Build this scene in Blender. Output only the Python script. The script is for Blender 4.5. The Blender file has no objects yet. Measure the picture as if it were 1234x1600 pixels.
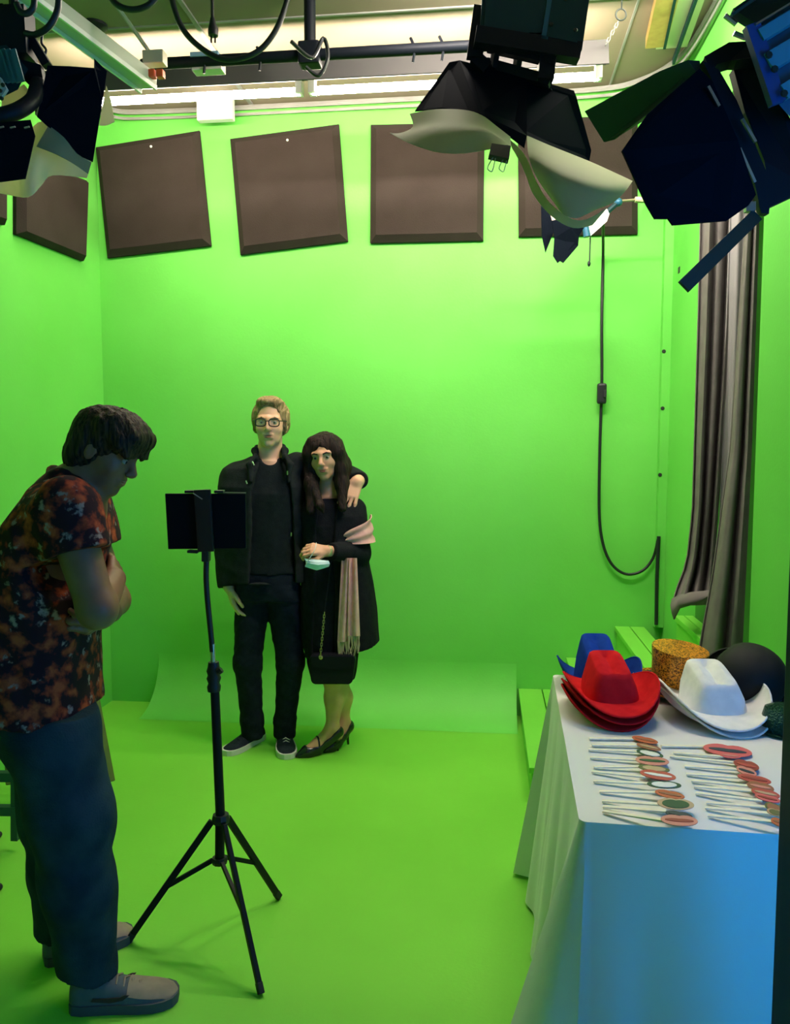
import bpy, bmesh, math, random
import numpy as np
from mathutils import Vector, Matrix

# ------------------------------------------------------------------ camera, world, lights, exposure
scene = bpy.context.scene
COL = scene.collection
CAM_H = 1.52                      # phone held at chest-to-eye height
FPX = 1250.0                      # focal length in pixels of the 1234x1600 frame
PITCH = math.atan(100.0 / FPX)
YAW = math.radians(6.5)           # the camera looks a little left of the room's long axis
cd = bpy.data.cameras.new('camera'); cam = bpy.data.objects.new('camera', cd); COL.objects.link(cam)
cam.location = (0, 0, CAM_H)
cam.rotation_euler = (math.radians(90) - PITCH, 0, YAW)
cd.sensor_fit = 'VERTICAL'; cd.sensor_height = 36.0; cd.lens = 36.0 * FPX / 1600.0
cd.clip_start = 0.02; cd.clip_end = 60
scene.camera = cam
vs = scene.view_settings
vs.view_transform = 'Standard'; vs.look = 'None'; vs.gamma = 1.0; vs.use_curve_mapping = False
vs.exposure = 0.1
WORLD_COL = (0.0, 0.29, 1.0)     # blue daylight let in through an unseen side window added by the camera
WORLD_STR = 9.0
TUBE_STR = 120.0                    # fluorescent tubes over the backdrop
TUBE2_STR = 350.0                   # ceiling fluorescents over the front of the room
TUBE_COL = (1.0, 0.86, 0.70)
TUBE2_COL = (1.0, 0.90, 0.80)
w = bpy.data.worlds.new('world'); scene.world = w; w.use_nodes = True
w.node_tree.nodes['Background'].inputs[0].default_value = (*WORLD_COL, 1)
w.node_tree.nodes['Background'].inputs[1].default_value = WORLD_STR
scene.cycles.max_bounces = 8; scene.cycles.diffuse_bounces = 5
scene.cycles.use_denoising = True

# ------------------------------------------------------------------ room measures
YB, XL, XR, ZC = 4.50, -2.23, 0.97, 3.42

# ------------------------------------------------------------------ helpers
_cp, _sp = math.cos(PITCH), math.sin(PITCH)
_cy, _sy = math.cos(YAW), math.sin(YAW)
def ray(px, py):
    a = (px - 617.0) / FPX; b = (800.0 - py) / FPX
    return a, _cp + b * _sp, -_sp + b * _cp
def toworld(u, d, z): return Vector((u * _cy - d * _sy, u * _sy + d * _cy, z))
def P(px, py, D):                  # point seen at a pixel, D metres ahead of the camera
    a, f, h = ray(px, py); s = D / f
    return toworld(a * s, D, CAM_H + h * s)
def PZ(px, py, z=0.0):             # ... on the horizontal plane z
    a, f, h = ray(px, py); s = (z - CAM_H) / h
    return toworld(a * s, f * s, z)
def PY(px, py, Y):                 # ... on the plane y = Y
    a, f, h = ray(px, py); q = toworld(a, f, h); s = Y / q.y
    return Vector((q.x * s, Y, CAM_H + h * s))
def PXX(px, py, X):                # ... on the plane x = X
    a, f, h = ray(px, py); q = toworld(a, f, h); s = X / q.x
    return Vector((X, q.y * s, CAM_H + h * s))

_mats = {}
def mat(name, col, rough=0.6, metal=0.0, col2=None, scale=8.0, bump=0.0, bscale=60.0, emit=None, estr=0.0,
        sheen=0.0, trans=0.0, alpha=1.0, spec=0.5, detail=3.0, lo=0.35, hi=0.65):
    if name in _mats: return _mats[name]
    m = bpy.data.materials.new(name); m.use_nodes = True; nt = m.node_tree
    b = nt.nodes['Principled BSDF']
    b.inputs['Base Color'].default_value = (*col, 1); b.inputs['Roughness'].default_value = rough
    b.inputs['Metallic'].default_value = metal; b.inputs['Specular IOR Level'].default_value = spec
    if sheen: b.inputs['Sheen Weight'].default_value = sheen
    if trans: b.inputs['Transmission Weight'].default_value = trans
    if emit: b.inputs['Emission Color'].default_value = (*emit, 1); b.inputs['Emission Strength'].default_value = estr
    tc = nt.nodes.new('ShaderNodeTexCoord')
    if col2:
        n = nt.nodes.new('ShaderNodeTexNoise'); n.inputs['Scale'].default_value = scale; n.inputs['Detail'].default_value = detail
        r = nt.nodes.new('ShaderNodeValToRGB'); r.color_ramp.elements[0].position = lo; r.color_ramp.elements[1].position = hi
        r.color_ramp.elements[0].color = (*col, 1); r.color_ramp.elements[1].color = (*col2, 1)
        nt.links.new(tc.outputs['Object'], n.inputs['Vector']); nt.links.new(n.outputs['Fac'], r.inputs['Fac'])
        nt.links.new(r.outputs['Color'], b.inputs['Base Color'])
    if bump:
        n = nt.nodes.new('ShaderNodeTexNoise'); n.inputs['Scale'].default_value = bscale; n.inputs['Detail'].default_value = 4
        bp = nt.nodes.new('ShaderNodeBump'); bp.inputs['Strength'].default_value = bump; bp.inputs['Distance'].default_value = 0.01
        nt.links.new(tc.outputs['Object'], n.inputs['Vector']); nt.links.new(n.outputs['Fac'], bp.inputs['Height'])
        nt.links.new(bp.outputs['Normal'], b.inputs['Normal'])
    _mats[name] = m
    return m
def translucent(m, w=0.4, col=(0.8, 0.8, 0.7)):     # thin paper and cloth let light through
    nt = m.node_tree; b = nt.nodes['Principled BSDF']; o = nt.nodes['Material Output']
    t = nt.nodes.new('ShaderNodeBsdfTranslucent'); t.inputs['Color'].default_value = (*col, 1)
    mx = nt.nodes.new('ShaderNodeMixShader'); mx.inputs[0].default_value = w
    nt.links.new(b.outputs[0], mx.inputs[1]); nt.links.new(t.outputs[0], mx.inputs[2]); nt.links.new(mx.outputs[0], o.inputs['Surface'])
    return m

WM = {}                                             # world matrix of every parent
def tag(o, label=None, cat=None, group=None, kind=None):
    if label: o['label'] = label
    if cat: o['category'] = cat
    if group: o['group'] = group
    if kind: o['kind'] = kind
    return o
def thing(name, label, cat, loc, rotz=0.0, group=None):
    o = bpy.data.objects.new(name, None); COL.objects.link(o)
    o.location = loc; o.rotation_euler = (0, 0, rotz); o.empty_display_size = 0.1
    WM[o] = Matrix.Translation(Vector(loc)) @ Matrix.Rotation(rotz, 4, 'Z')
    return tag(o, label, cat, group)

class MB:
    """collects geometry (world coordinates) for ONE mesh object"""
    def __init__(s): s.v = []; s.f = []
    def add(s, vs, fs):
        k = len(s.v); s.v += [Vector(q) for q in vs]; s.f += [tuple(i + k for i in f) for f in fs]; return s
    def box(s, c, size, rot=None):
        hx, hy, hz = (q / 2 for q in size); c = Vector(c)
        vs = [Vector((x, y, z)) for x in (-hx, hx) for y in (-hy, hy) for z in (-hz, hz)]
        if rot is not None: vs = [rot @ q for q in vs]
        return s.add([q + c for q in vs], [(0, 1, 3, 2), (4, 6, 7, 5), (0, 4, 5, 1), (2, 3, 7, 6), (0, 2, 6, 4), (1, 5, 7, 3)])
    def box2(s, a, b): 
        a = Vector(a); b = Vector(b); return s.box((a + b) / 2, [abs(q) for q in (b - a)])
    def beam(s, a, b, wd, ht, up=(0, 0, 1)):        # rectangular bar from a to b
        a = Vector(a); b = Vector(b); y = (b - a).normalized(); x = y.cross(Vector(up))
        if x.length < 1e-4: x = y.cross(Vector((1, 0, 0)))
        x.normalize(); z = x.cross(y); vs = []
        for q in (a, b):
            for i, j in ((-1, -1), (1, -1), (1, 1), (-1, 1)): vs.append(q + x * (i * wd / 2) + z * (j * ht / 2))
        return s.add(vs, [(0, 1, 2, 3), (7, 6, 5, 4), (0, 4, 5, 1), (1, 5, 6, 2), (2, 6, 7, 3), (3, 7, 4, 0)])
    def tube(s, pts, r, n=8, cap=True, closed=False):
        pts = [Vector(q) for q in pts]; m = len(pts)
        rs = list(r) if hasattr(r, '__len__') else [r] * m
        t0 = (pts[1] - pts[0]).normalized(); nrm = t0.orthogonal().normalized(); vs = []
        for i, q in enumerate(pts):
            if closed: t = (pts[(i + 1) % m] - pts[i - 1]).normalized()
            else: t = (pts[min(i + 1, m - 1)] - pts[max(i - 1, 0)]).normalized()
            nrm = (nrm - t * nrm.dot(t))
            nrm = nrm.normalized() if nrm.length > 1e-6 else t.orthogonal().normalized()
            bn = t.cross(nrm)
            for k in range(n):
                an = 2 * math.pi * k / n; vs.append(q + (nrm * math.cos(an) + bn * math.sin(an)) * rs[i])
        fs = []
        for i in range(m if closed else m - 1):
            j = (i + 1) % m
            for k in range(n): fs.append((i * n + k, i * n + (k + 1) % n, j * n + (k + 1) % n, j * n + k))
        if cap and not closed: fs.append(tuple(range(n))[::-1]); fs.append(tuple((m - 1) * n + k for k in range(n)))
        return s.add(vs, fs)
    def lathe(s, prof, c, axis=(0, 0, 1), n=24, sx=1.0, sy=1.0):     # prof: (radius, height)
        c = Vector(c); q = Vector((0, 0, 1)).rotation_difference(Vector(axis).normalized()); vs = []; fs = []
        for r, h in prof:
            for k in range(n):
                an = 2 * math.pi * k / n; vs.append(c + q @ Vector((r * sx * math.cos(an), r * sy * math.sin(an), h)))
        for i in range(len(prof) - 1):
            for k in range(n): fs.append((i * n + k, i * n + (k + 1) % n, (i + 1) * n + (k + 1) % n, (i + 1) * n + k))
        fs.append(tuple(range(n))[::-1]); fs.append(tuple((len(prof) - 1) * n + k for k in range(n)))
        return s.add(vs, fs)
    def ball(s, c, r, n=12, m=8, rot=None):
        c = Vector(c); r = r if hasattr(r, '__len__') else (r, r, r); vs = []; fs = []
        for i in range(m + 1):
            th = math.pi * i / m
            for k in range(n):
                an = 2 * math.pi * k / n; q = Vector((r[0] * math.sin(th) * math.cos(an), r[1] * math.sin(th) * math.sin(an), r[2] * math.cos(th)))
                vs.append(c + (rot @ q if rot is not None else q))
        for i in range(m):
            for k in range(n): fs.append((i * n + k, (i + 1) * n + k, (i + 1) * n + (k + 1) % n, i * n + (k + 1) % n))
        return s.add(vs, fs)
    def plate(s, pts, th):                          # polygon with thickness
        pts = [Vector(q) for q in pts]; n = Vector((0, 0, 0)); m = len(pts)
        for i in range(m): n += pts[i].cross(pts[(i + 1) % m])
        n.normalize(); o = n * (th / 2)
        vs = [q + o for q in pts] + [q - o for q in pts]
        fs = [tuple(range(m)), tuple(range(2 * m - 1, m - 1, -1))] + [(i, m + i, m + (i + 1) % m, (i + 1) % m) for i in range(m)]
        return s.add(vs, fs)
    def sheet(s, rows, th=0.0):                     # grid of points, optionally given thickness
        nr, nc = len(rows), len(rows[0]); g = [[Vector(q) for q in r] for r in rows]
        idx = lambda i, j: i * nc + j
        fs = [(idx(i, j), idx(i, j + 1), idx(i + 1, j + 1), idx(i + 1, j)) for i in range(nr - 1) for j in range(nc - 1)]
        top = [q for r in g for q in r]
        if not th: return s.add(top, fs)
        nn = []
        for i in range(nr):
            for j in range(nc):
                du = g[i][min(j + 1, nc - 1)] - g[i][max(j - 1, 0)]; dv = g[min(i + 1, nr - 1)][j] - g[max(i - 1, 0)][j]
                q = du.cross(dv); nn.append(q.normalized() if q.length > 1e-9 else Vector((0, 0, 1)))
        k = nr * nc; vs = [q + n * (th / 2) for q, n in zip(top, nn)] + [q - n * (th / 2) for q, n in zip(top, nn)]
        fs += [tuple(i + k for i in f[::-1]) for f in list(fs)]
        per = [(i, 0) for i in range(nr)] + [(nr - 1, j) for j in range(1, nc)] + [(i, nc - 1) for i in range(nr - 2, -1, -1)] + [(0, j) for j in range(nc - 2, 0, -1)]
        per = [idx(*q) for q in per]
        fs += [(per[i], per[(i + 1) % len(per)], per[(i + 1) % len(per)] + k, per[i] + k) for i in range(len(per))]
        return s.add(vs, fs)
    def build(s, name, m, parent=None, smooth=None, bevel=0.0, label=None):
        base = Vector((0, 0, 0))
        if parent is not None: inv = WM[parent].inverted(); vs = [inv @ q for q in s.v]
        else:
            xs = [q.x for q in s.v]; ys = [q.y for q in s.v]; zs = [q.z for q in s.v]
            base = Vector(((min(xs) + max(xs)) / 2, (min(ys) + max(ys)) / 2, min(zs))); vs = [q - base for q in s.v]
        me = bpy.data.meshes.new(name); me.from_pydata(vs, [], s.f); me.update()
        o = bpy.data.objects.new(name, me); COL.objects.link(o); o.location = base
        me.materials.append(m)
        if parent is not None: o.parent = parent; WM[o] = WM[parent]
        else: WM[o] = Matrix.Translation(base)
        bm = bmesh.new(); bm.from_mesh(me); bmesh.ops.recalc_face_normals(bm, faces=bm.faces)
        if bevel: bmesh.ops.bevel(bm, geom=bm.edges[:], offset=bevel, segments=2, affect='EDGES', profile=0.6)
        bm.to_mesh(me); bm.free()
        if smooth:
            for p in me.polygons: p.use_smooth = True
            me.set_sharp_from_angle(angle=math.radians(smooth))
        if label: o['label'] = label
        return o

def copy_tree(o, delta=(0, 0, 0), parent=None):
    c = o.copy(); COL.objects.link(c); c.parent = parent
    if parent is None: c.location = o.location + Vector(delta); WM[c] = Matrix.Translation(Vector(delta)) @ WM[o]
    else: WM[c] = WM[parent]
    for ch in [q for q in COL.objects if q.parent == o]: copy_tree(ch, parent=c)
    return c
def bez(pts, n=10):                                 # smooth curve through points (Catmull-Rom)
    pts = [Vector(q) for q in pts]; out = []
    for i in range(len(pts) - 1):
        p0 = pts[max(i - 1, 0)]; p1 = pts[i]; p2 = pts[i + 1]; p3 = pts[min(i + 2, len(pts) - 1)]
        for k in range(n):
            t = k / n
            out.append(0.5 * ((2 * p1) + (p2 - p0) * t + (2 * p0 - 5 * p1 + 4 * p2 - p3) * t * t + (3 * p1 - p0 - 3 * p2 + p3) * t ** 3))
    out.append(pts[-1]); return out
def interp(x, tab):                                 # piecewise-linear table lookup
    if x <= tab[0][0]: return tab[0][1]
    for (a, b), (c, d) in zip(tab, tab[1:]):
        if x <= c: return b + (d - b) * (x - a) / (c - a)
    return tab[-1][1]

# ------------------------------------------------------------------ materials
def green_paint(name, base, rough, marks):
    m = mat(name, base, rough, spec=0.3); nt = m.node_tree; b = nt.nodes['Principled BSDF']
    tc = nt.nodes.new('ShaderNodeTexCoord')
    n = nt.nodes.new('ShaderNodeTexNoise'); n.inputs['Scale'].default_value = 1.7; n.inputs['Detail'].default_value = 5
    r = nt.nodes.new('ShaderNodeValToRGB'); r.color_ramp.elements[0].position = 0.3; r.color_ramp.elements[1].position = 0.75
    r.color_ramp.elements[0].color = (base[0] * 0.92, base[1] * 0.94, base[2] * 0.9, 1); r.color_ramp.elements[1].color = (base[0] * 1.1, min(1, base[1] * 1.05), base[2] * 1.15, 1)
    nt.links.new(tc.outputs['Object'], n.inputs['Vector']); nt.links.new(n.outputs['Fac'], r.inputs['Fac'])
    out = r.outputs['Color']
    if marks:                                       # scuff marks and worn spots
        mp = nt.nodes.new('ShaderNodeMapping'); mp.inputs['Scale'].default_value = (1.0, 5.5, 1.0); mp.inputs['Rotation'].default_value = (0, 0, 0.5)
        n2 = nt.nodes.new('ShaderNodeTexNoise'); n2.inputs['Scale'].default_value = 5.0; n2.inputs['Detail'].default_value = 9; n2.inputs['Roughness'].default_value = 0.7
        r2 = nt.nodes.new('ShaderNodeValToRGB'); r2.color_ramp.elements[0].position = 0.66; r2.color_ramp.elements[1].position = 0.76
        r2.color_ramp.elements[0].color = (0, 0, 0, 1); r2.color_ramp.elements[1].color = (0.32, 0.32, 0.32, 1)
        mx = nt.nodes.new('ShaderNodeMix'); mx.data_type = 'RGBA'; mx.inputs['B'].default_value = (0.05, 0.19, 0.012, 1)
        nt.links.new(tc.outputs['Object'], mp.inputs['Vector']); nt.links.new(mp.outputs['Vector'], n2.inputs['Vector'])
        nt.links.new(n2.outputs['Fac'], r2.inputs['Fac']); nt.links.new(r2.outputs['Color'], mx.inputs['Factor']); nt.links.new(out, mx.inputs['A']); out = mx.outputs['Result']
    nt.links.new(out, b.inputs['Base Color'])
    n3 = nt.nodes.new('ShaderNodeTexNoise'); n3.inputs['Scale'].default_value = 90; bp = nt.nodes.new('ShaderNodeBump'); bp.inputs['Strength'].default_value = 0.12; bp.inputs['Distance'].default_value = 0.004
    nt.links.new(tc.outputs['Object'], n3.inputs['Vector']); nt.links.new(n3.outputs['Fac'], bp.inputs['Height']); nt.links.new(bp.outputs['Normal'], b.inputs['Normal'])
    return m
GREEN = green_paint('green_wall_paint', (0.15, 0.60, 0.085), 0.6, False)
GFLOOR = green_paint('green_floor_paint', (0.19, 0.60, 0.05), 0.5, True)
GWOOD = green_paint('green_wood_paint', (0.18, 0.61, 0.06), 0.5, False)
CREAM = mat('cream_ceiling', (0.27, 0.215, 0.155), 0.8, col2=(0.235, 0.185, 0.13), scale=2.0)
FOAM = mat('brown_foam', (0.035, 0.0255, 0.022), 0.95, col2=(0.042, 0.0315, 0.027), scale=5, bump=0.25, bscale=250, spec=0.1)
BLACKM = mat('black_metal', (0.004, 0.006, 0.011), 0.55, spec=0.2)
BLACKP = mat('black_plastic', (0.006, 0.007, 0.012), 0.5)
RUBBER = mat('black_rubber', (0.008, 0.009, 0.014), 0.7)
STEEL = mat('bright_steel', (0.55, 0.55, 0.56), 0.3, metal=1.0)
GREYM = mat('grey_metal', (0.30, 0.29, 0.27), 0.5, col2=(0.25, 0.24, 0.22))
TEALM = mat('teal_blue_metal', (0.012, 0.10, 0.18), 0.45, metal=0.1)
DTEAL = mat('dark_teal_metal', (0.006, 0.035, 0.042), 0.55, spec=0.2)
WHITEP = mat('white_enamel', (0.72, 0.72, 0.66), 0.45)
SCREW = mat('dark_screw', (0.01, 0.015, 0.012), 0.6)

# ------------------------------------------------------------------ the room
XA_ = 1.50
def struct(name, mb, m, **k): return tag(mb.build(name, m, **k), kind='structure')
struct('floor', MB().box2((XL - 0.1, -1.2, -0.1), (XA_ + 0.1, YB + 0.1, 0)), GFLOOR)
struct('wall_back', MB().box2((XL - 0.1, YB, 0), (XR + 0.25, YB + 0.1, ZC)), GREEN)
struct('wall_left', MB().box2((XL - 0.1, -1.2, 0), (XL, YB, ZC)), GREEN)
struct('ceiling', MB().box2((XL - 0.1, -1.2, ZC), (XA_ + 0.1, YB + 0.1, ZC + 0.1)), CREAM)
YO0, YO1, ZO = 3.04, 3.80, 2.95                      # the curtained doorway in the right wall
wr = MB().box2((XR, YO1, 0), (XR + 0.25, YB, ZC)).box2((XR, 2.55, 0), (XR + 0.25, YO0, ZC)).box2((XR, YO0, ZO), (XR + 0.25, YO1, ZC)).box2((XR, YO0, 0), (XR + 0.25, YO1, 0.60))
struct('wall_right', wr, GREEN)
struct('wall_light_stop', MB().box2((XR + 0.25, YO0 - 0.35, 0), (XR + 1.0, YO0 - 0.25, ZC)).box2((XR + 0.25, YO1 + 0.25, 0), (XR + 1.0, YO1 + 0.35, ZC)).box2((XR + 0.9, YO0 - 0.25, 0), (XR + 1.0, YO1 + 0.25, ZC)).box2((XR + 0.25, YO0 - 0.25, 0.5), (XR + 0.9, YO1 + 0.25, 0.6)).box2((XR + 0.25, YO0 - 0.25, ZO), (XR + 0.9, YO1 + 0.25, ZO + 0.1)), mat('pale_light_stop', (0.4, 0.42, 0.45), 0.8))  # unseen closed box added behind the doorway to block leaking blue light
# wall behind the camera, and the side wall with an unseen window added to light the table blue
PALEW = mat('pale_front_wall', (0.25, 0.28, 0.30), 0.8)
XA, WY0, WY1, WZ0, WZ1 = 1.50, 0.05, 1.20, 0.45, 2.10
struct('wall_front', MB().box2((XL - 0.1, -1.3, 0), (XA + 0.1, -1.2, ZC)), PALEW)
struct('wall_alcove', MB().box2((XA, -1.2, 0), (XA + 0.1, WY0, ZC)).box2((XA, WY1, 0), (XA + 0.1, 2.65, ZC)).box2((XA, WY0, 0), (XA + 0.1, WY1, WZ0)).box2((XA, WY0, WZ1), (XA + 0.1, WY1, ZC)).box2((XR + 0.25, 2.55, 0), (XA, 2.65, ZC)), PALEW)
wf = MB()
for y in (WY0 + 0.02, (WY0 + WY1) / 2, WY1 - 0.02): wf.box2((XA + 0.03, y - 0.02, WZ0), (XA + 0.07, y + 0.02, WZ1))
for z in (WZ0 + 0.02, WZ1 - 0.02): wf.box2((XA + 0.03, WY0, z - 0.02), (XA + 0.07, WY1, z + 0.02))
struct('added_window_1', wf, WHITEP)
# coved skirting of the backdrop
cv = []; R = 0.30; X0, X1 = -1.93, 0.18
for k in range(15):
    an = math.pi / 2 * k / 14; cv.append((YB - R + R * math.sin(an), R - R * math.cos(an)))
rows = [[(x, y, z + 0.001) for x in (X0, (X0 + X1) / 2, X1)] for y, z in cv]
m = MB().sheet(rows)
for x in (X0, X1):
    k = len(m.v); m.v += [Vector((x, y, z + 0.001)) for y, z in cv] + [Vector((x, YB, 0.001))]; m.f.append(tuple(range(k, k + len(cv) + 1)))
struct('trim_1', m, GREEN, smooth=40)
# corner batten, ceiling track, ceiling seams
struct('trim_2', MB().box2((XR - 0.045, YB - 0.05, 0.54), (XR, YB, ZC)), GREEN)
tr = [(XL + 0.02, 3.4), (XL + 0.02, YB - 0.35), (XL + 0.12, YB - 0.1), (XL + 0.4, YB - 0.03), (-0.5, YB - 0.03), (XR - 0.5, YB - 0.03), (XR - 0.2, YB - 0.12), (XR - 0.05, YB - 0.4), (XR - 0.02, 3.5)]
tp = bez([(x, y, ZC - 0.02) for x, y in tr], 8)
struct('trim_3', MB().tube(tp, 0.014, 6).tube([q + Vector((0, 0, -0.035)) for q in tp], 0.008, 6), GREYM)
struct('trim_4', MB().box2((XL, 3.62, ZC - 0.006), (XR, 3.632, ZC)).box2((-1.32, 1.0, ZC - 0.01), (-1.30, YB, ZC)).box2((0.62, 1.0, ZC - 0.006), (0.63, YB, ZC)), GREYM)

# ------------------------------------------------------------------ fluorescent fixture over the backdrop
TUBE = mat('lit_tube', (1, 1, 1), 0.5, emit=TUBE_COL, estr=TUBE_STR)
TUBE2 = mat('lit_ceiling_tube', (1, 1, 1), 0.5, emit=TUBE2_COL, estr=TUBE2_STR)
SLATE = mat('slate_housing', (0.085, 0.08, 0.08), 0.6, spec=0.15)
def batten(x0, x1, y, z, label, em, seg, shade=True):
    t = thing('fluorescent_fixture', label, 'light fixture', (((x0 + x1) / 2), y, z - 0.05), group='tube light fixtures')
    h = MB().box2((x0, y - 0.06, z + 0.04), (x1, y + 0.0, z + 0.10))
    h.build('housing', SLATE, t)
    if shade: MB().plate([(x0, y - 0.065, z + 0.115), (x1, y - 0.065, z + 0.115), (x1, y - 0.10, z - 0.0), (x0, y - 0.10, z - 0.0)], 0.006).build('reflector', SLATE, t)
    for s0, s1 in zip([x0] + seg, seg + [x1]):
        a, b = s0 + 0.03, s1 - 0.03
        MB().tube([(a, y + 0.012, z), (b, y + 0.012, z)], 0.018, 10).build('lamp_tube', em, t, smooth=40)
        for e in (a, b): MB().box((e, y + 0.012, z + 0.02), (0.03, 0.05, 0.07)).build('tube_socket', WHITEP, t)
    for x in (x0 + 0.25, x1 - 0.25): MB().tube([(x, y, z + 0.12), (x, y, ZC)], 0.006, 6).build('hanger', GREYM, t)
    return t
YF = 3.72
a = PY(78, 160, YF); b = PY(946, 118, YF)
ZF = (a.z + b.z) / 2
batten(a.x, b.x, YF, ZF, 'long grey fluorescent fixture with lit tubes hanging above the green backdrop', TUBE, [PY(477, 140, YF).x])
batten(-0.35, 1.05, 2.95, ZC - 0.14, 'short ceiling fluorescent fixture with lit tubes above the studio lights', TUBE2, [], shade=False)
# ------------------------------------------------------------------ acoustic foam panels
def foam(quad, n, label, th=0.05, bev=0.035):
    q = [Vector(p) for p in quad]; c = sum(q, Vector()) / 4; n = Vector(n); m = MB()
    back = [p - n * 0.0 for p in q]; mid = [p + n * th * 0.35 for p in q]; front = [c + (p - c) * (1 - 2 * bev / (q[0] - q[1]).length) + n * th for p in q]
    vs = back + mid + front
    fs = [(3, 2, 1, 0), (8, 9, 10, 11)] + [(i, (i + 1) % 4, 4 + (i + 1) % 4, 4 + i) for i in range(4)] + [(4 + i, 4 + (i + 1) % 4, 8 + (i + 1) % 4, 8 + i) for i in range(4)]
    o = m.add(vs, fs).build('acoustic_panel', FOAM); return tag(o, label, 'acoustic panel', 'brown acoustic panels on the green walls')
foam([PY(*p, YB) for p in ((152, 232), (313, 206), (331, 385), (170, 404))], (0, -1, 0), 'tilted brown acoustic panel nearest the left corner of the backdrop')
foam([PY(*p, YB) for p in ((361, 219), (530, 196), (544, 378), (377, 399))], (0, -1, 0), 'tilted brown acoustic panel second from the left corner, above the man')
foam([PY(*p, YB) for p in ((580, 197), (757, 193), (755, 377), (579, 381))], (0, -1, 0), 'straight brown acoustic panel behind the loose diffusion paper')
foam([PY(*p, YB) for p in ((809, 189), (995, 182), (995, 367), (810, 371))], (0, -1, 0), 'straight brown acoustic panel behind the small clamp light')
foam([PXX(*p, XL) for p in ((20, 242), (130, 282), (126, 408), (20, 366))], (1, 0, 0), 'brown acoustic panel on the left side wall below the black light')
foam([PXX(*p, XL) for p in ((-130, 190), (2, 232), (2, 352), (-130, 310))], (1, 0, 0), 'brown acoustic panel cut off by the left edge of the picture')
m = MB()
for px, py in ((236, 229), (449, 219)):
    q = PY(px, py, YB - 0.052); o = MB().lathe([(0.007, 0), (0.007, 0.003), (0.004, 0.005)], q, (0, -1, 0), 8).build('pin', WHITEP); tag(o, 'small white pin in the %s tilted acoustic panel' % ('first' if px < 300 else 'second'), 'pin', 'pins in the panels')
# dark screws in the corner batten and side wall
for i, (px, py) in enumerate(((1037, 549), (1035, 638), (1031, 742))):
    q = PY(px, py, YB - 0.05); tag(MB().lathe([(0.011, 0), (0.009, 0.004)], q, (0, -1, 0), 8).build('screw', SCREW), 'dark screw in the green corner batten, %s of three' % ('highest', 'middle', 'lowest')[i], 'screw', 'screws in the corner')
q = PXX(1061, 422, XR); tag(MB().box(q, (0.006, 0.03, 0.03)).build('screw', SCREW), 'dark square fixing on the green side wall beside the curtain', 'screw', 'screws in the corner')

# ------------------------------------------------------------------ green stairs up to the curtained doorway
SX = [0.193, 0.4545, 0.7175, 0.88]; SZ = [0.16, 0.347, 0.532, 0.74]; SY0, SY1 = 3.36, YB - 0.002
st = thing('staircase', 'green painted wooden stairs rising to the curtained doorway beside the table', 'stairs', (0.5, 4.0, 0))
for i in range(4):
    x1 = SX[i + 1] if i < 3 else XR - 0.002
    y0, y1 = (SY0, SY1) if i < 3 else (YO0 + 0.02, YO1 + 0.02)
    MB().box2((SX[i] + 0.012, y0 + 0.012, 0.001), (x1 + (0.011 if i < 3 else 0), y1, SZ[i] - 0.028)).build('riser', GWOOD, st)
    n = 2; L = (x1 - SX[i]) / n
    for k in range(n):
        MB().box2((SX[i] + k * L + (0.003 if k else 0), y0, SZ[i] - 0.026), (SX[i] + (k + 1) * L - 0.003, y1, SZ[i])).build('plank', GWOOD, st, bevel=0.003)
struct('trim_5', MB().box2((XR - 0.012, YO0 - 0.1, SZ[3] - 0.13), (XR - 0.002, YO0 - 0.0, SZ[3])), GREEN)

# ------------------------------------------------------------------ curtains in the doorway
VELV = mat('grey_velvet', (0.15, 0.137, 0.128), 0.9, spec=0.1, col2=(0.18, 0.165, 0.155), scale=12, bump=0.1, bscale=300)
LINING = mat('pale_lining', (0.32, 0.30, 0.30), 0.8, bump=0.08, bscale=150)
def curtain(name, label, left, right, D0, amp, folds, m, y0, y1, dx=0.0, ph=0.0, gath=None):
    rows = []; N = 30; C = folds * 10
    for i in range(N + 1):
        py = y0 + (y1 - y0) * i / N; l = interp(py, left); r = interp(py, right); d = interp(py, D0); row = []
        for j in range(C + 1):
            t = j / C
            wob = math.sin(2 * math.pi * folds * t + ph + 0.25 * math.sin(3 * i / N + 5 * t)) + 0.35 * math.sin(2 * math.pi * folds * 1.7 * t + 1.3)
            row.append(P(l + (r - l) * t, py, d + amp * wob * (0.6 + 0.4 * i / N)))
        rows.append(row)
    return tag(MB().sheet(rows, 0.004).build(name, m, smooth=70), label, 'curtain', 'curtains in the doorway')
curtain('curtain', 'pale lining curtain hanging between the two grey curtains', [(330, 1140), (1000, 1118)], [(330, 1176), (1000, 1150)], [(300, 3.42), (1000, 3.42)], 0.015, 2, LINING, 190, 985)
curtain('curtain', 'grey velvet curtain bunched up on the top stair by the green side wall', [(330, 1094), (500, 1090), (800, 1081), (880, 1072), (915, 1058), (940, 1050)],
        [(330, 1150), (600, 1136), (930, 1112), (940, 1112)], [(300, 3.48), (900, 3.44), (942, 3.36)], 0.045, 3, VELV, 190, 942)
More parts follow.
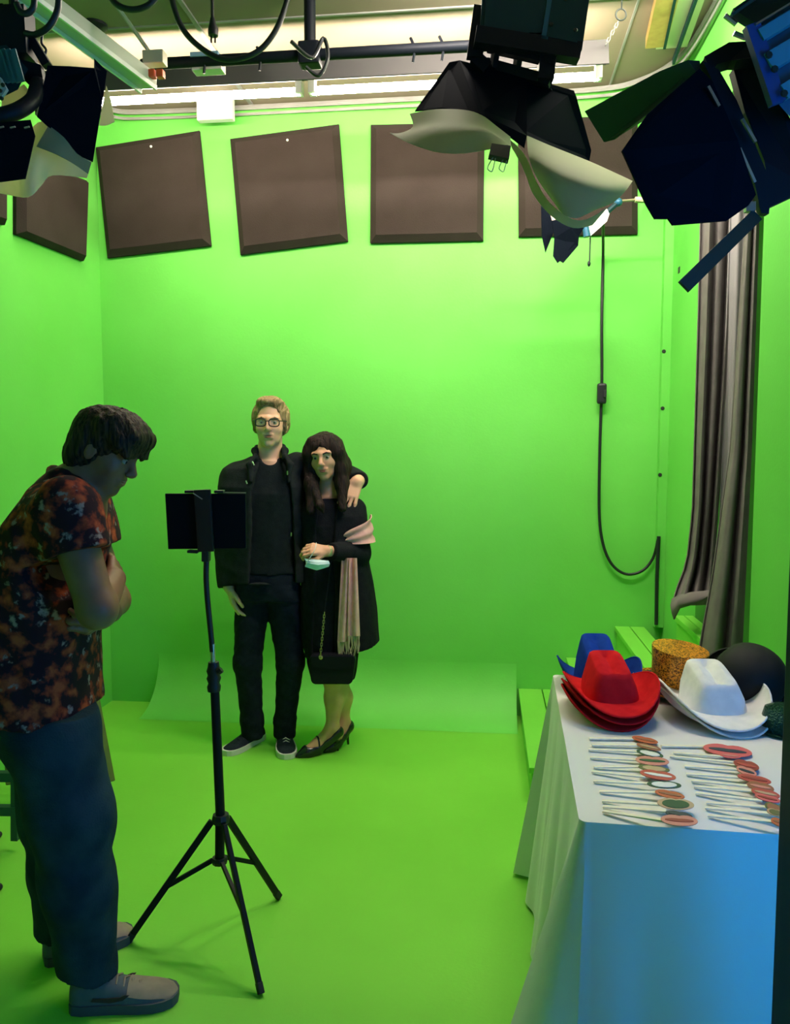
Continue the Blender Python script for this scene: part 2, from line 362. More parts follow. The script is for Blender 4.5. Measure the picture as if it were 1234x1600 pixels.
# the bunched hem that falls over the stair edge
hem = [[P(px, py, d) for px, py, d in row] for row in (
    [(1050, 936, 3.40), (1062, 930, 3.36), (1080, 926, 3.33), (1098, 924, 3.33), (1112, 922, 3.33)],
    [(1048, 946, 3.36), (1060, 938, 3.29), (1078, 938, 3.27), (1098, 934, 3.29), (1113, 930, 3.28)],
    [(1050, 958, 3.34), (1061, 946, 3.28), (1078, 944, 3.27), (1094, 940, 3.29), (1112, 942, 3.29)],
    [(1053, 968, 3.33), (1062, 950, 3.29), (1078, 945, 3.29), (1092, 945, 3.3), (1110, 944, 3.32)])]
tag(MB().sheet(hem, 0.006).build('curtain_hem', VELV, smooth=80), 'crumpled grey curtain hem lying over the edge of the top green stair', 'curtain')
curtain('curtain', 'dark grey velvet curtain sweeping down beside the green wall to the hats', [(330, 1165), (700, 1140), (900, 1112), (1010, 1092), (1050, 1088)], [(330, 1186), (700, 1174), (1000, 1160), (1050, 1157)],
        [(300, 3.20), (700, 3.16), (1050, 3.00)], 0.035, 2, VELV, 190, 1050, ph=0.8)

# ------------------------------------------------------------------ pipe grid, cables and ceiling fittings
CABLE = mat('black_cable', (0.006, 0.009, 0.012), 0.5)
pipe = thing('lighting_pipe', 'black lighting pipe hung below the ceiling from a round flange', 'pipe', (-0.4, 3.35, 3.1))
a = PY(222, 101, 3.38); b = PY(760, 71, 3.38); zp = (a.z + b.z) / 2
MB().tube([(a.x, 3.38, zp), (b.x + 0.05, 3.38, zp)], 0.023, 12).build('rail', BLACKM, pipe, smooth=40)
q = PZ(499, 14, ZC); q.y = 3.36
fl = MB().lathe([(0.07, -0.004), (0.07, 0.004), (0.03, 0.012), (0.03, 0.03)], (q.x, 3.38, ZC), (0, 0, -1), 20).build('flange', BLACKM, pipe, smooth=40)
MB().tube([(q.x, 3.38, ZC), (q.x, 3.38, zp)], 0.024, 12).build('drop_pipe', BLACKM, pipe, smooth=40)
MB().box((q.x, 3.38, zp), (0.09, 0.075, 0.09)).build('clamp', BLACKM, pipe, bevel=0.01)
for px in (318, 405, 645, 690):
    p0 = PY(px, 82, 3.38); MB().tube([(p0.x, 3.38, zp - 0.05), (p0.x + 0.01, 3.37, zp), (p0.x - 0.01, 3.38, zp + 0.045)], 0.006, 6).build('cable_tie', BLACKM, pipe)
MB().tube(bez([P(455, 65, 3.2), P(487, 90, 3.28), P(505, 60, 3.3), P(512, 90, 3.3), P(498, 118, 3.3), P(478, 105, 3.3)], 6), 0.008, 6).build('safety_cable', CABLE, pipe, smooth=60)
# the pale tray that slants across the upper left
ta = thing('cable_tray', 'pale metal cable tray slanting under the ceiling at upper left', 'tray', PZ(150, 70, 3.1))
A = P(232, 128, 3.35); B = P(20, -32, 2.75)
MB().beam(A, B, 0.085, 0.05).build('channel', mat('tray_metal', (0.42, 0.44, 0.36), 0.45), ta, bevel=0.004)
side = (B - A).normalized().cross(Vector((0, 0, 1))).normalized()
MB().beam(A - side * 0.038 - Vector((0, 0, 0.03)), B - side * 0.038 - Vector((0, 0, 0.03)), 0.008, 0.02).build('rim', WHITEP, ta)
MB().beam(A + side * 0.038 - Vector((0, 0, 0.03)), B + side * 0.038 - Vector((0, 0, 0.03)), 0.008, 0.02).build('rim', WHITEP, ta)
# speaker-like black rose on the ceiling
q = PZ(148, 38, ZC); tag(MB().lathe([(0.055, 0), (0.055, 0.012), (0.03, 0.03), (0.012, 0.034)], (q.x, q.y, ZC), (0, 0, -1), 18).build('ceiling_rose', BLACKP, smooth=40), 'round black fitting on the ceiling beside the pale tray', 'fitting')
q = PZ(165, 28, ZC)
# conduit, red box and pale boxes
cf = thing('junction_box', 'pale electrical box with red-orange sockets on the lighting pipe', 'junction box', P(244, 100, 3.36))
MB().box(P(242, 92, 3.32), (0.085, 0.05, 0.05)).build('box', mat('pale_box', (0.62, 0.52, 0.44), 0.6), cf, bevel=0.004)
for px in (238, 251): MB().box(P(px, 116, 3.30), (0.028, 0.03, 0.03)).build('socket', mat('red_orange_plastic', (0.75, 0.10, 0.03), 0.5), cf, bevel=0.004)
MB().tube([P(238, 88, 3.36), P(196, 28, 3.16), P(168, -10, 3.05)], 0.008, 6).build('conduit', GREYM, cf)
lb = thing('ballast_box', 'small pale box with a blue strip behind the lighting pipe', 'box', P(323, 100, 3.5))
MB().box(P(326, 103, 3.52), (0.13, 0.06, 0.055)).build('box', mat('pale_box2', (0.70, 0.62, 0.55), 0.6), lb, bevel=0.004)
MB().box(P(323, 90, 3.50), (0.12, 0.07, 0.018)).build('blue_strip', mat('blue_strip', (0.25, 0.42, 0.62), 0.5), lb)
# square white lamp in the glow above the backdrop
lp = thing('square_lamp', 'square white lit lamp at the top of the green backdrop', 'lamp', PY(337, 188, YB - 0.1))
q = PY(337, 170, YB - 0.12)
MB().box(q, (0.20, 0.05, 0.13)).build('frame', WHITEP, lp, bevel=0.006)
MB().box(q + Vector((0, -0.028, 0)), (0.175, 0.008, 0.11)).build('diffuser', mat('lit_square', (1, 1, 1), 0.5, emit=(1, 0.93, 0.86), estr=1.6), lp)
MB().tube([q + Vector((0, 0, 0.06)), (q.x, q.y, ZC)], 0.02, 8).build('stem', WHITEP, lp)
# hanging cables
tag(MB().tube(bez([P(262, -30, 3.0), P(280, 35, 3.0), P(310, 72, 3.0), P(352, 93, 3.0), P(400, 82, 3.0), P(432, 45, 3.0), P(452, -10, 3.0)], 8), 0.0105, 8).build('hanging_cable', CABLE, smooth=60), 'thick black cable hanging in a deep loop below the ceiling', 'cable', 'cables below the ceiling')
tag(MB().tube(bez([P(165, -20, 2.8), P(180, 5, 2.8), P(205, 15, 2.8), P(232, 8, 2.8), P(252, -15, 2.8)], 8), 0.0105, 8).build('hanging_cable', CABLE, smooth=60), 'thick black cable hanging in a shallow loop beside the pale tray', 'cable', 'cables below the ceiling')
pl = thing('power_plug', 'black two-pin plug hanging on its cable from the ceiling', 'plug', P(333, 66, 3.0))
MB().tube([P(331, -40, 3.0), P(332, 34, 3.0)], 0.006, 8).build('cable', CABLE, pl)
MB().tube([P(332, 28, 3.0), P(332, 36, 3.0), P(333, 46, 3.0), P(333, 56, 3.0)], [0.008, 0.012, 0.019, 0.018], 10).build('body', BLACKP, pl, smooth=40)
for dx in (-3, 3): MB().beam(P(333 + dx, 55, 3.0), P(333 + dx, 67, 3.0), 0.003, 0.006).build('prong', BLACKM, pl)
# chain that carries the right end of the fixture
ch = thing('hanging_chain', 'thin metal chain with a ring holding the right end of the fixture', 'chain', P(941, 82, 3.5))
MB().tube([P(970 + 8 * math.cos(t), 23 + 9 * math.sin(t), 3.35) for t in [k * math.pi / 8 for k in range(16)]], 0.0035, 6, closed=True).build('ring', SCREW, ch, smooth=60)
MB().tube([P(972, -20, 3.3), P(971, 15, 3.35)], 0.003, 6).build('hook', SCREW, ch)
for k in range(9):
    p0 = P(967 - 3 * k, 31 + 5.6 * k, 3.36 + 0.03 * k); p1 = P(964 - 3 * k, 37.5 + 5.6 * k, 3.36 + 0.03 * k)
    d = (p1 - p0).normalized(); sd = d.cross(Vector((0, 1, 0) if k % 2 else (1, 0, 0))).normalized() * 0.005
    MB().tube([p0 + sd, p1 + sd, p1 - sd, p0 - sd], 0.0018, 5, closed=True).build('link', GREYM, ch)
# battens and channel on the ceiling at upper right
tag(MB().beam(PZ(1024, 66, ZC - 0.03), PZ(1050, -40, ZC - 0.03), 0.09, 0.05).build('ceiling_batten', mat('ochre_wood', (0.50, 0.33, 0.10), 0.6, col2=(0.42, 0.26, 0.08), scale=20)), 'ochre wooden batten fixed to the ceiling at upper right', 'batten')
cc = thing('ceiling_channel', 'pale metal channel on the ceiling beside the ochre batten', 'channel', PZ(1070, 40, ZC - 0.03))
MB().beam(PZ(1049, 70, ZC - 0.02), PZ(1085, -40, ZC - 0.02), 0.14, 0.03).build('channel', mat('channel_metal', (0.55, 0.50, 0.38), 0.5), cc)
MB().beam(PZ(1038, 72, ZC - 0.045), PZ(1062, -40, ZC - 0.045), 0.012, 0.03).build('rim', DTEAL, cc)
MB().beam(PZ(1052, 96, ZC - 0.045), PZ(1100, -40, ZC - 0.045), 0.012, 0.03).build('rim', DTEAL, cc)

# ------------------------------------------------------------------ light with barn doors, upper middle
PAPER = translucent(mat('diffusion_paper', (0.36, 0.36, 0.24), 0.7, spec=0.1), 0.4, (0.38, 0.40, 0.24))
PAPER_BACKLIT = translucent(mat('diffusion_paper_backlit', (0.72, 0.68, 0.48), 0.7, spec=0.1), 0.5, (0.78, 0.74, 0.52))  # lighter copy of that paper: light shining through is put into the colour
DOOR = mat('barn_door_black', (0.003, 0.005, 0.010), 0.8, spec=0.03)
def hull(mb_pts, th): return MB().plate(mb_pts, th)
t = thing('studio_light', 'dark teal studio light with open barn doors at upper middle', 'studio light', P(835, 200, 2.7), group='studio lights on the grid')
c0 = P(838, 20, 2.78); ax = (P(838, 80, 2.74) - c0).normalized()
MB().plate([P(757, -60, 2.62), P(928, -60, 2.62), P(908, 80, 2.62), P(748, 66, 2.62)], 0.02).build('rear_panel', DTEAL, t)
body = MB().add([P(x, y, d) for d in (2.64, 2.95) for x, y in ((764, -60), (930, -60), (908, 78), (750, 64))],
         [(0, 1, 2, 3), (7, 6, 5, 4), (0, 4, 5, 1), (1, 5, 6, 2), (2, 6, 7, 3), (3, 7, 4, 0)]).build('body', DTEAL, t)
for k in range(7):
    x0 = 766 + 14 * k; MB().beam(P(x0 + 2, -40, 2.605), P(x0 - 3, 52, 2.605), 0.008, 0.03).build('cooling_fin', DTEAL, body)
MB().beam(P(866, -40, 2.60), P(850, 62, 2.60), 0.01, 0.02).build('edge_strip', TEALM, body)
MB().plate([P(868, -40, 2.60), P(918, -40, 2.60), P(901, 68, 2.60), P(853, 58, 2.60)], 0.012).build('side_plate', DTEAL, body)
for x, y in ((861, 38), (899, 47), (884, -2)): MB().lathe([(0.007, 0), (0.005, 0.004)], P(x, y, 2.59), (0, -1, 0), 8).build('screw', SCREW, body)
MB().beam(P(742, 58, 2.62), P(905, 84, 2.62), 0.05, 0.05).build('bracket', BLACKM, t)
MB().beam(P(752, 12, 2.66), P(741, 92, 2.66), 0.03, 0.05).build('yoke_arm', BLACKM, t)
MB().beam(P(855, 75, 2.64), P(851, 128, 2.64), 0.055, 0.05).build('yoke_arm', BLACKM, t)
MB().beam(P(740, 92, 2.68), P(760, 110, 2.68), 0.05, 0.04).build('knob', BLACKM, t)
MB().beam(P(762, 72, 2.66), P(868, 96, 2.62), 0.03, 0.03).build('lens_ring', BLACKM, t)
MB().beam(P(760, 100, 2.70), P(860, 128, 2.64), 0.03, 0.03).build('lens_ring', BLACKM, t)
for x in (778, 815): MB().beam(P(x, 60, 2.66), P(x - 8, 106, 2.68), 0.02, 0.02).build('strut', BLACKM, t)
MB().plate([P(648, 174, 2.62), P(702, 98, 2.70), P(718, 95, 2.70), P(822, 122, 2.66), P(823, 213, 2.56), P(819, 231, 2.55), P(748, 177, 2.56), P(690, 169, 2.58)], 0.004).build('barn_door', DOOR, t)
MB().plate([P(800, 115, 2.67), P(896, 142, 2.72), P(900, 152, 2.72), P(923, 235, 2.74), P(920, 252, 2.74), P(815, 210, 2.62)], 0.004).build('barn_door', DOOR, t)
MB().plate([P(702, 100, 2.72), P(860, 138, 2.66), P(880, 160, 3.0), P(720, 130, 3.02)], 0.004).build('barn_door', DOOR, t)
MB().beam(P(840, -60, 2.8), Vector((P(840, -60, 2.8).x, P(840, -60, 2.8).y, ZC)), 0.04, 0.04).build('hanger', BLACKM, t)
# loose sheets of diffusion paper on that light
def paper(name, label, rows, th=0.0015, sub=4, pm=None):
    g = [[P(*q) for q in r] for r in rows]
    g = [bez(r, sub) for r in g]
    cols = [bez([r[j] for r in g], sub) for j in range(len(g[0]))]
    rr = [[cols[j][i] for j in range(len(cols))] for i in range(len(cols[0]))]
    return tag(MB().sheet(rr, th).build(name, pm or PAPER, smooth=80), label, 'diffusion paper', 'diffusion sheets on the studio lights')
paper('diffusion_sheet', 'loose pale diffusion paper curling out to the left of the middle light', [
    [(640, 178, 2.60), (680, 171, 2.55), (725, 172, 2.52), (752, 180, 2.50), (775, 197, 2.50), (797, 214, 2.50)],
    [(645, 198, 2.54), (685, 190, 2.49), (725, 190, 2.47), (755, 198, 2.46), (778, 212, 2.46), (798, 228, 2.47)],
    [(626, 208, 2.50), (660, 206, 2.45), (710, 205, 2.43), (752, 207, 2.42), (776, 215, 2.43), (797, 228, 2.44)],
    [(609, 208, 2.46), (640, 224, 2.42), (680, 237, 2.40), (720, 240, 2.40), (765, 233, 2.40), (793, 226, 2.42)]])
paper('diffusion_sheet', 'large pale diffusion paper hanging in a pointed curl from the middle light', [
    [(823, 212, 2.61), (860, 228, 2.65), (920, 252, 2.70), (960, 270, 2.66), (988, 283, 2.62)],
    [(826, 245, 2.50), (862, 262, 2.45), (915, 280, 2.44), (955, 292, 2.48), (978, 297, 2.55)],
    [(840, 280, 2.48), (868, 300, 2.43), (908, 312, 2.42), (940, 315, 2.46), (958, 316, 2.52)],
    [(868, 320, 2.47), (880, 335, 2.44), (899, 341, 2.43), (915, 335, 2.45), (930, 327, 2.49)]])
paper('diffusion_sheet', 'narrow outer fold of diffusion paper below the middle light', [
    [(796, 218, 2.56), (812, 232, 2.54), (824, 250, 2.53), (838, 284, 2.52), (862, 320, 2.52), (905, 345, 2.54), (948, 325, 2.58)],
    [(800, 232, 2.56), (812, 252, 2.55), (822, 275, 2.55), (834, 305, 2.55), (862, 338, 2.55), (895, 356, 2.56), (925, 352, 2.6)]])
bc = thing('binder_clip', 'black binder clip on the edge of the diffusion paper', 'clip', P(780, 250, 2.40))
MB().plate([P(767, 228, 2.40), P(797, 232, 2.40), P(794, 252, 2.38), P(763, 245, 2.38)], 0.02).build('body', BLACKP, bc)
for x0 in (766, 784):
    MB().tube(bez([P(x0 + 4, 246, 2.38), P(x0 - 3, 258, 2.38), P(x0 - 4, 264, 2.38), P(x0 + 2, 268, 2.38), P(x0 + 5, 260, 2.38), P(x0 + 8, 247, 2.38)], 4), 0.0016, 5).build('wire_handle', GREYM, bc)

# ------------------------------------------------------------------ small clamp light by the fourth panel, with its cord
t = thing('clamp_light', 'small clamp light with torn black foil flaps in front of the fourth panel', 'clamp light', P(915, 380, 3.4))
DL = 3.95
MB().add([P(x, y, d) for d in (DL, DL + 0.1) for x, y in ((916, 350), (948, 326), (952, 334), (948, 346), (920, 371), (916, 366))],
         [(0, 1, 2, 3, 4, 5), (11, 10, 9, 8, 7, 6)] + [(i, (i + 1) % 6, 6 + (i + 1) % 6, 6 + i) for i in range(6)]).build('lamp_body', WHITEP, t)
MB().tube([P(914, 348, DL - 0.02), P(917, 370, DL - 0.02)], [0.014, 0.018], 10).build('front_ring', TEALM, t, smooth=40)
MB().plate([P(845, 322, DL - 0.05), P(858, 330, DL - 0.05), P(866, 360, DL - 0.05), P(852, 395, DL - 0.06), P(846, 368, DL - 0.05)], 0.004).build('foil_flap', DOOR, t)
MB().plate([P(862, 345, DL - 0.12), P(874, 342, DL - 0.12), P(892, 356, DL - 0.12), P(912, 356, DL - 0.1), P(904, 370, DL - 0.1), P(903, 384, DL - 0.1), P(880, 411, DL - 0.14), P(875, 408, DL - 0.14), P(871, 411, DL - 0.14), P(864, 400, DL - 0.13), P(866, 372, DL - 0.12)], 0.004).build('foil_flap', DOOR, t)
MB().plate([P(853, 320, DL - 0.03), P(880, 340, DL - 0.03), P(866, 346, DL - 0.03), P(863, 366, DL - 0.03), P(848, 354, DL - 0.03)], 0.003).build('inner_flap', mat('pinkish_paper', (0.55, 0.40, 0.34), 0.7), t)
MB().ball(P(966, 316, DL + 0.05), 0.02).build('swivel', TEALM, t, smooth=60)
MB().tube([P(948, 332, DL + 0.05), P(966, 316, DL + 0.05)], 0.012, 8).build('neck', DTEAL, t)
MB().tube([P(970, 314, DL + 0.05), P(994, 312, DL + 0.05)], 0.006, 8).build('clamp_rod', mat('brass', (0.50, 0.42, 0.28), 0.4, metal=0.8), t)
MB().tube([P(992, 312, DL + 0.05), P(1012, 313, DL + 0.05)], 0.014, 10).build('clamp_handle', mat('pale_wood', (0.60, 0.50, 0.36), 0.6), t)
MB().tube([P(1010, 313, DL + 0.05), PY(1012, 313, YB)], 0.01, 8).build('wall_rod', GREYM, t)
MB().tube([P(922, 370, DL), P(921, 408, DL)], 0.0035, 6).build('pull_cord', CABLE, t)
MB().ball(P(920, 412, DL), (0.008, 0.008, 0.014)).build('pull_knob', CABLE, t)
t = thing('lamp_cord', 'thin black cord with an inline switch hanging down the green backdrop', 'cord', PY(940, 890, YB - 0.05))
YC = YB - 0.03
MB().tube(bez([PY(942, 345, YC - 0.3), PY(942, 400, YC), PY(940, 500, YC), PY(940, 600, YC), PY(937, 700, YC), PY(936, 800, YC), PY(942, 850, YC), PY(956, 882, YC), PY(978, 897, YC), PY(1003, 892, YC), PY(1020, 872, YC), PY(1028, 842, YC - 0.03)], 6), 0.008, 8).build('cord', CABLE, t, smooth=60)
MB().tube([PY(1029, 838, YB - 0.06), PY(1026, 905, YB - 0.06), PY(1025, 976, YB - 0.06)], 0.010, 8).build('conduit', CABLE, t, smooth=60)
MB().box(PY(940, 615, YC - 0.015), (0.05, 0.035, 0.11)).build('switch_box', BLACKP, t, bevel=0.012)
MB().box(PY(945, 615, YC - 0.035), (0.016, 0.012, 0.04)).build('rocker', RUBBER, t, bevel=0.003)

# ------------------------------------------------------------------ light with barn doors, upper right
t = thing('studio_light', 'big black studio light with a blue housing and barn doors at upper right', 'studio light', P(1120, 330, 1.85), group='studio lights on the grid')
DR = 1.85
body = MB().add([P(x, y, d) for d in (DR - 0.10, DR + 0.15) for x, y in ((1172, 40), (1250, -5), (1330, 150), (1240, 190), (1214, 160))],
         [(0, 1, 2, 3, 4), (9, 8, 7, 6, 5)] + [(i, (i + 1) % 5, 5 + (i + 1) % 5, 5 + i) for i in range(5)]).build('housing', TEALM, t)
MB().plate([P(1142, 20, DR), P(1180, -6, DR), P(1260, -40, DR + 0.05), P(1250, 2, DR), P(1176, 42, DR - 0.02)], 0.02).build('top_panel', DTEAL, t)
MB().beam(P(1143, 24, DR - 0.02), P(1182, -4, DR - 0.02), 0.006, 0.006).build('edge_strip', TEALM, t)
for a_, b_, w_ in (((1178, 42), (1260, -8), 0.008), ((1186, 58), (1262, 12), 0.05), ((1198, 100), (1262, 62), 0.075), ((1222, 146), (1262, 122), 0.06)):
    MB().beam(P(*a_, DR - 0.115), P(*b_, DR - 0.115), w_ * 0.5, 0.02, up=(0, -1, 0)).build('cooling_fin', mat('bright_blue_metal', (0.06, 0.30, 0.42), 0.4, metal=0.2) if w_ > 0.01 else STEEL, body)
for x, y in ((1201, 86), (1210, 108), (1225, 146)): MB().lathe([(0.008, 0), (0.006, 0.004)], P(x, y, DR - 0.13), (0, -1, 0), 8).build('screw', SCREW, body)
MB().beam(P(1173, 40, DR - 0.11), P(1214, 162, DR - 0.11), 0.02, 0.03).build('front_rim', mat('deep_blue_metal', (0.01, 0.05, 0.20), 0.4), body)
MB().plate([P(1098, 96, DR), P(1136, 74, DR), P(1172, 72, DR), P(1186, 96, DR - 0.03), P(1148, 102, DR - 0.02), P(1138, 102, DR), P(1118, 108, DR), P(1108, 118, DR)], 0.03).build('bracket', BLACKM, t)
MB().plate([P(1142, 112, DR + 0.03), P(1186, 92, DR), P(1215, 165, DR), P(1234, 196, DR), P(1250, 290, DR), P(1200, 315, DR), P(1190, 255, DR), P(1160, 180, DR)], 0.03).build('lens_frame', BLACKM, t)
MB().plate([P(1095, 98, DR - 0.02), P(1120, 112, DR - 0.02), P(1148, 160, DR - 0.02), P(1202, 290, DR - 0.02), P(1198, 336, DR - 0.02), P(1186, 335, DR - 0.02), P(1176, 290, DR - 0.02), P(1110, 130, DR - 0.02)], 0.02).build('door_hinge', BLACKM, t)
MB().beam(P(1192, 318, DR), P(1262, 285, DR), 0.03, 0.03).build('yoke_arm', BLACKM, t)
for (x0, y0), (x1, y1) in (((1106, 135), (1123, 166)), ((1159, 186), (1180, 222)), ((1155, 232), (1179, 285))):
    MB().beam(P(x0, y0, DR - 0.05), P(x1, y1, DR - 0.05), 0.006, 0.006).build('hinge_pin', STEEL, t)
for (x0, y0), (x1, y1) in (((1132, 24), (1150, 38)), ((1146, 52), (1166, 60))): MB().tube([P(x0, y0, DR), P(x1, y1, DR)], 0.006, 8).build('bolt', STEEL, t)
MB().plate([P(1092, 108, DR - 0.02), P(1112, 128, DR - 0.03), P(1152, 220, DR - 0.06), P(1180, 305, DR - 0.04), P(1168, 322, DR - 0.04), P(1135, 345, DR - 0.06), P(1050, 352, DR - 0.10), P(1043, 342, DR - 0.1), P(1022, 342, DR - 0.1), P(1008, 318, DR - 0.1), P(971, 236, DR - 0.08), P(1010, 180, DR - 0.05)], 0.005).build('barn_door', DOOR, t)
MB().plate([P(1092, 95, DR), P(1075, 94, DR), P(1030, 112, DR + 0.05), P(914, 174, DR + 0.20), P(944, 222, DR + 0.20), P(960, 218, DR + 0.18), P(1010, 180, DR + 0.06), P(1100, 130, DR)], 0.005).build('barn_door', mat('barn_door_green_black', (0.008, 0.028, 0.022), 0.6), t)
MB().beam(P(1068, 448, DR - 0.16), P(1182, 336, DR - 0.02), 0.030, 0.006, up=(0.72, 0.05, 0.69)).build('barn_door', mat('barn_door_green_black', (0.008, 0.028, 0.022), 0.6), t)
MB().box(P(1171, 324, DR - 0.02), (0.02, 0.02, 0.02)).build('clip', STEEL, t)
MB().beam(P(1240, -40, DR), Vector((P(1240, -40, DR).x, P(1240, -40, DR).y, ZC)), 0.04, 0.04).build('hanger', BLACKM, t)

# ------------------------------------------------------------------ light with barn doors, upper left
t = thing('studio_light', 'black studio light with ribbed housing and pale gel paper at upper left', 'studio light', P(60, 280, 2.0), group='studio lights on the grid')
DLf = 2.0
body = MB().add([P(x, y, d) for d in (DLf - 0.06, DLf + 0.16) for x, y in ((-60, 80), (10, 70), (44, 108), (28, 140), (8, 150), (-60, 160))],
         [(0, 1, 2, 3, 4, 5), (11, 10, 9, 8, 7, 6)] + [(i, (i + 1) % 6, 6 + (i + 1) % 6, 6 + i) for i in range(6)]).build('housing', DTEAL, t)
for k in range(5): MB().beam(P(-16 + 8.5 * k, 78, DLf - 0.075), P(2 + 7.5 * k, 128, DLf - 0.075), 0.006, 0.02).build('cooling_fin', mat('teal_fin', (0.03, 0.13, 0.13), 0.5), body)
MB().plate([P(-30, 118, DLf - 0.09), P(2, 122, DLf - 0.09), P(12, 140, DLf - 0.09), P(2, 155, DLf - 0.09), P(-30, 150, DLf - 0.09)], 0.01).build('end_plate', mat('pale_plate', (0.45, 0.45, 0.40), 0.5), t)
for x, y in ((5, 133), (1, 142), (3, 154)): MB().lathe([(0.005, 0), (0.004, 0.004)], P(x, y, DLf - 0.1), (0, -1, 0), 8).build('screw', SCREW, t)
MB().beam(P(-20, 56, DLf), P(48, 54, DLf), 0.11, 0.06, up=(0, -1, 0)).build('clamp_block', BLACKM, t)
MB().beam(P(-20, 62, DLf + 0.02), P(20, 62, DLf + 0.02), 0.12, 0.09, up=(0, -1, 0)).build('clamp_block', BLACKM, t)
MB().tube([P(20, -20, DLf), P(22, 20, DLf), P(23, 50, DLf)], 0.011, 8).build('stem', BLACKM, t)
MB().beam(P(47, 58, DLf), P(74, 103, DLf), 0.02, 0.02).build('yoke_arm', BLACKM, t)
MB().tube(bez([P(-25, 188, DLf - 0.12), P(0, 182, DLf - 0.12), P(30, 172, DLf - 0.10), P(52, 155, DLf - 0.06), P(60, 130, DLf - 0.02)], 6), 0.018, 10).build('yoke', BLACKM, t, smooth=50)
MB().plate([P(36, 96, DLf), P(66, 104, DLf), P(72, 140, DLf), P(58, 182, DLf), P(54, 140, DLf), P(34, 122, DLf)], 0.02).build('lens_frame', BLACKM, t)
MB().plate([P(74, 103, DLf - 0.02), P(108, 104, DLf), P(147, 107, DLf), P(147, 92, DLf + 0.01), P(167, 112, DLf + 0.03), P(160, 160, DLf + 0.02), P(145, 253, DLf - 0.02), P(124, 243, DLf - 0.03), P(58, 182, DLf - 0.06)], 0.004).build('barn_door', DOOR, t)
MB().plate([P(-40, 200, DLf - 0.15), P(0, 192, DLf - 0.14), P(48, 188, DLf - 0.12), P(55, 212, DLf - 0.13), P(40, 279, DLf - 0.16), P(0, 284, DLf - 0.17), P(-40, 288, DLf - 0.18)], 0.004).build('barn_door', DOOR, t)
for x in (2, 20, 42): MB().beam(P(x - 4, 200, DLf - 0.155), P(x + 4, 198, DLf - 0.155), 0.003, 0.003).build('hinge_pin', STEEL, t)
MB().beam(P(20, -40, DLf), Vector((P(20, -40, DLf).x, P(20, -40, DLf).y, ZC)), 0.03, 0.03).build('hanger', BLACKM, t)
paper('diffusion_sheet', 'creased pale diffusion paper hanging below the upper left light', [
    [(-30, 240, 2.02), (5, 235, 2.02), (40, 210, 2.02), (66, 190, 2.02), (98, 212, 2.04), (142, 252, 2.06)],
    [(-30, 270, 2.00), (5, 268, 2.00), (42, 245, 1.98), (72, 226, 2.0), (100, 240, 2.03), (139, 266, 2.06)],
    [(-30, 296, 2.00), (5, 303, 2.00), (44, 308, 1.96), (64, 290, 2.0), (82, 274, 2.02), (136, 278, 2.05)]], pm=PAPER_BACKLIT)
paper('diffusion_sheet', 'small olive diffusion paper folded under the black flap at upper left', [
    [(76, 196, 1.95), (100, 215, 1.95), (120, 240, 1.96), (143, 254, 1.97)],
    [(57, 229, 1.93), (85, 240, 1.93), (112, 254, 1.95), (138, 272, 1.96)]], sub=3)
paper('diffusion_sheet', 'strip of pale paper with pencil marks behind the upper left light', [
    [(166, 134, 2.06), (170, 145, 2.06), (174, 158, 2.06)], [(155, 196, 2.06), (166, 196, 2.06), (179, 190, 2.06)]], sub=3, pm=PAPER_BACKLIT)
paper('diffusion_sheet', 'torn piece of pale paper behind the yoke of the upper left light', [
    [(4, 150, 2.0), (22, 142, 2.0), (38, 132, 2.0)], [(2, 170, 1.98), (28, 162, 1.98), (50, 148, 1.98)]], sub=3, pm=PAPER_BACKLIT)
for i, pts in enumerate(([P(92, -20, 1.95), P(90, 15, 1.95), P(76, 42, 1.95), P(55, 54, 1.96), P(40, 52, 1.97)], [P(26, 5, 1.9), P(32, 18, 1.9), P(42, 21, 1.9), P(52, 12, 1.9), P(54, -10, 1.9)])):
    tag(MB().tube(bez(pts, 8), 0.0075, 8).build('hanging_cable', CABLE, smooth=60), ('black cable curving into the clamp of the upper left light', 'small loop of black cable in the upper left corner')[i], 'cable', 'cables below the ceiling')
tag(MB().tube(bez([P(66, 55, 2.02), P(65, 68, 2.02), P(72, 78, 2.02), P(68, 90, 2.02)], 6), 0.003, 6).build('safety_chain', CABLE), 'thin dark safety chain beside the upper left light', 'chain')
# ------------------------------------------------------------------ dark doorway jamb close on the right
NAVY = mat('dark_blue_gloss', (0.005, 0.014, 0.040), 0.5, spec=0.2)
jw = toworld(0.616, 1.25, 0)
jr = Matrix.Rotation(YAW, 3, 'Z')
m = MB()
for du, dv, wx, wy in ((0.125, 0.0, 0.17, 0.10), (0.044, -0.01, 0.03, 0.12)):
    m.box(toworld(0.616 + du, 1.25 + dv, ZC / 2), (wx, wy, ZC), jr)
struct('trim_6', m, NAVY, bevel=0.004)

# ------------------------------------------------------------------ props table with white cloth
TM = Matrix.Translation((0.20, 1.65, 0)) @ Matrix.Rotation(math.radians(-1.8), 4, 'Z')
TW, TL, TZ = 0.66, 1.10, 0.74
def tw(x, y, z): return TM @ Vector((x, y, z))
t = thing('props_table', 'plain folding table hidden under the white cloth', 'table', tw(TW / 2, TL / 2, 0))
tr3 = Matrix.Rotation(math.radians(-1.8), 3, 'Z')
MB().box(tw(TW / 2, TL / 2, TZ - 0.022), (TW - 0.03, TL - 0.03, 0.03), tr3).build('tabletop', GREYM, t)
for x in (0.08, TW - 0.08):
    for y in (0.1, TL - 0.1): MB().tube([tw(x, y, 0), tw(x, y, TZ - 0.03)], 0.014, 8).build('leg', GREYM, t)
CLOTH = mat('white_cloth', (0.80, 0.79, 0.77), 0.8, bump=0.06, bscale=400, sheen=0.1)
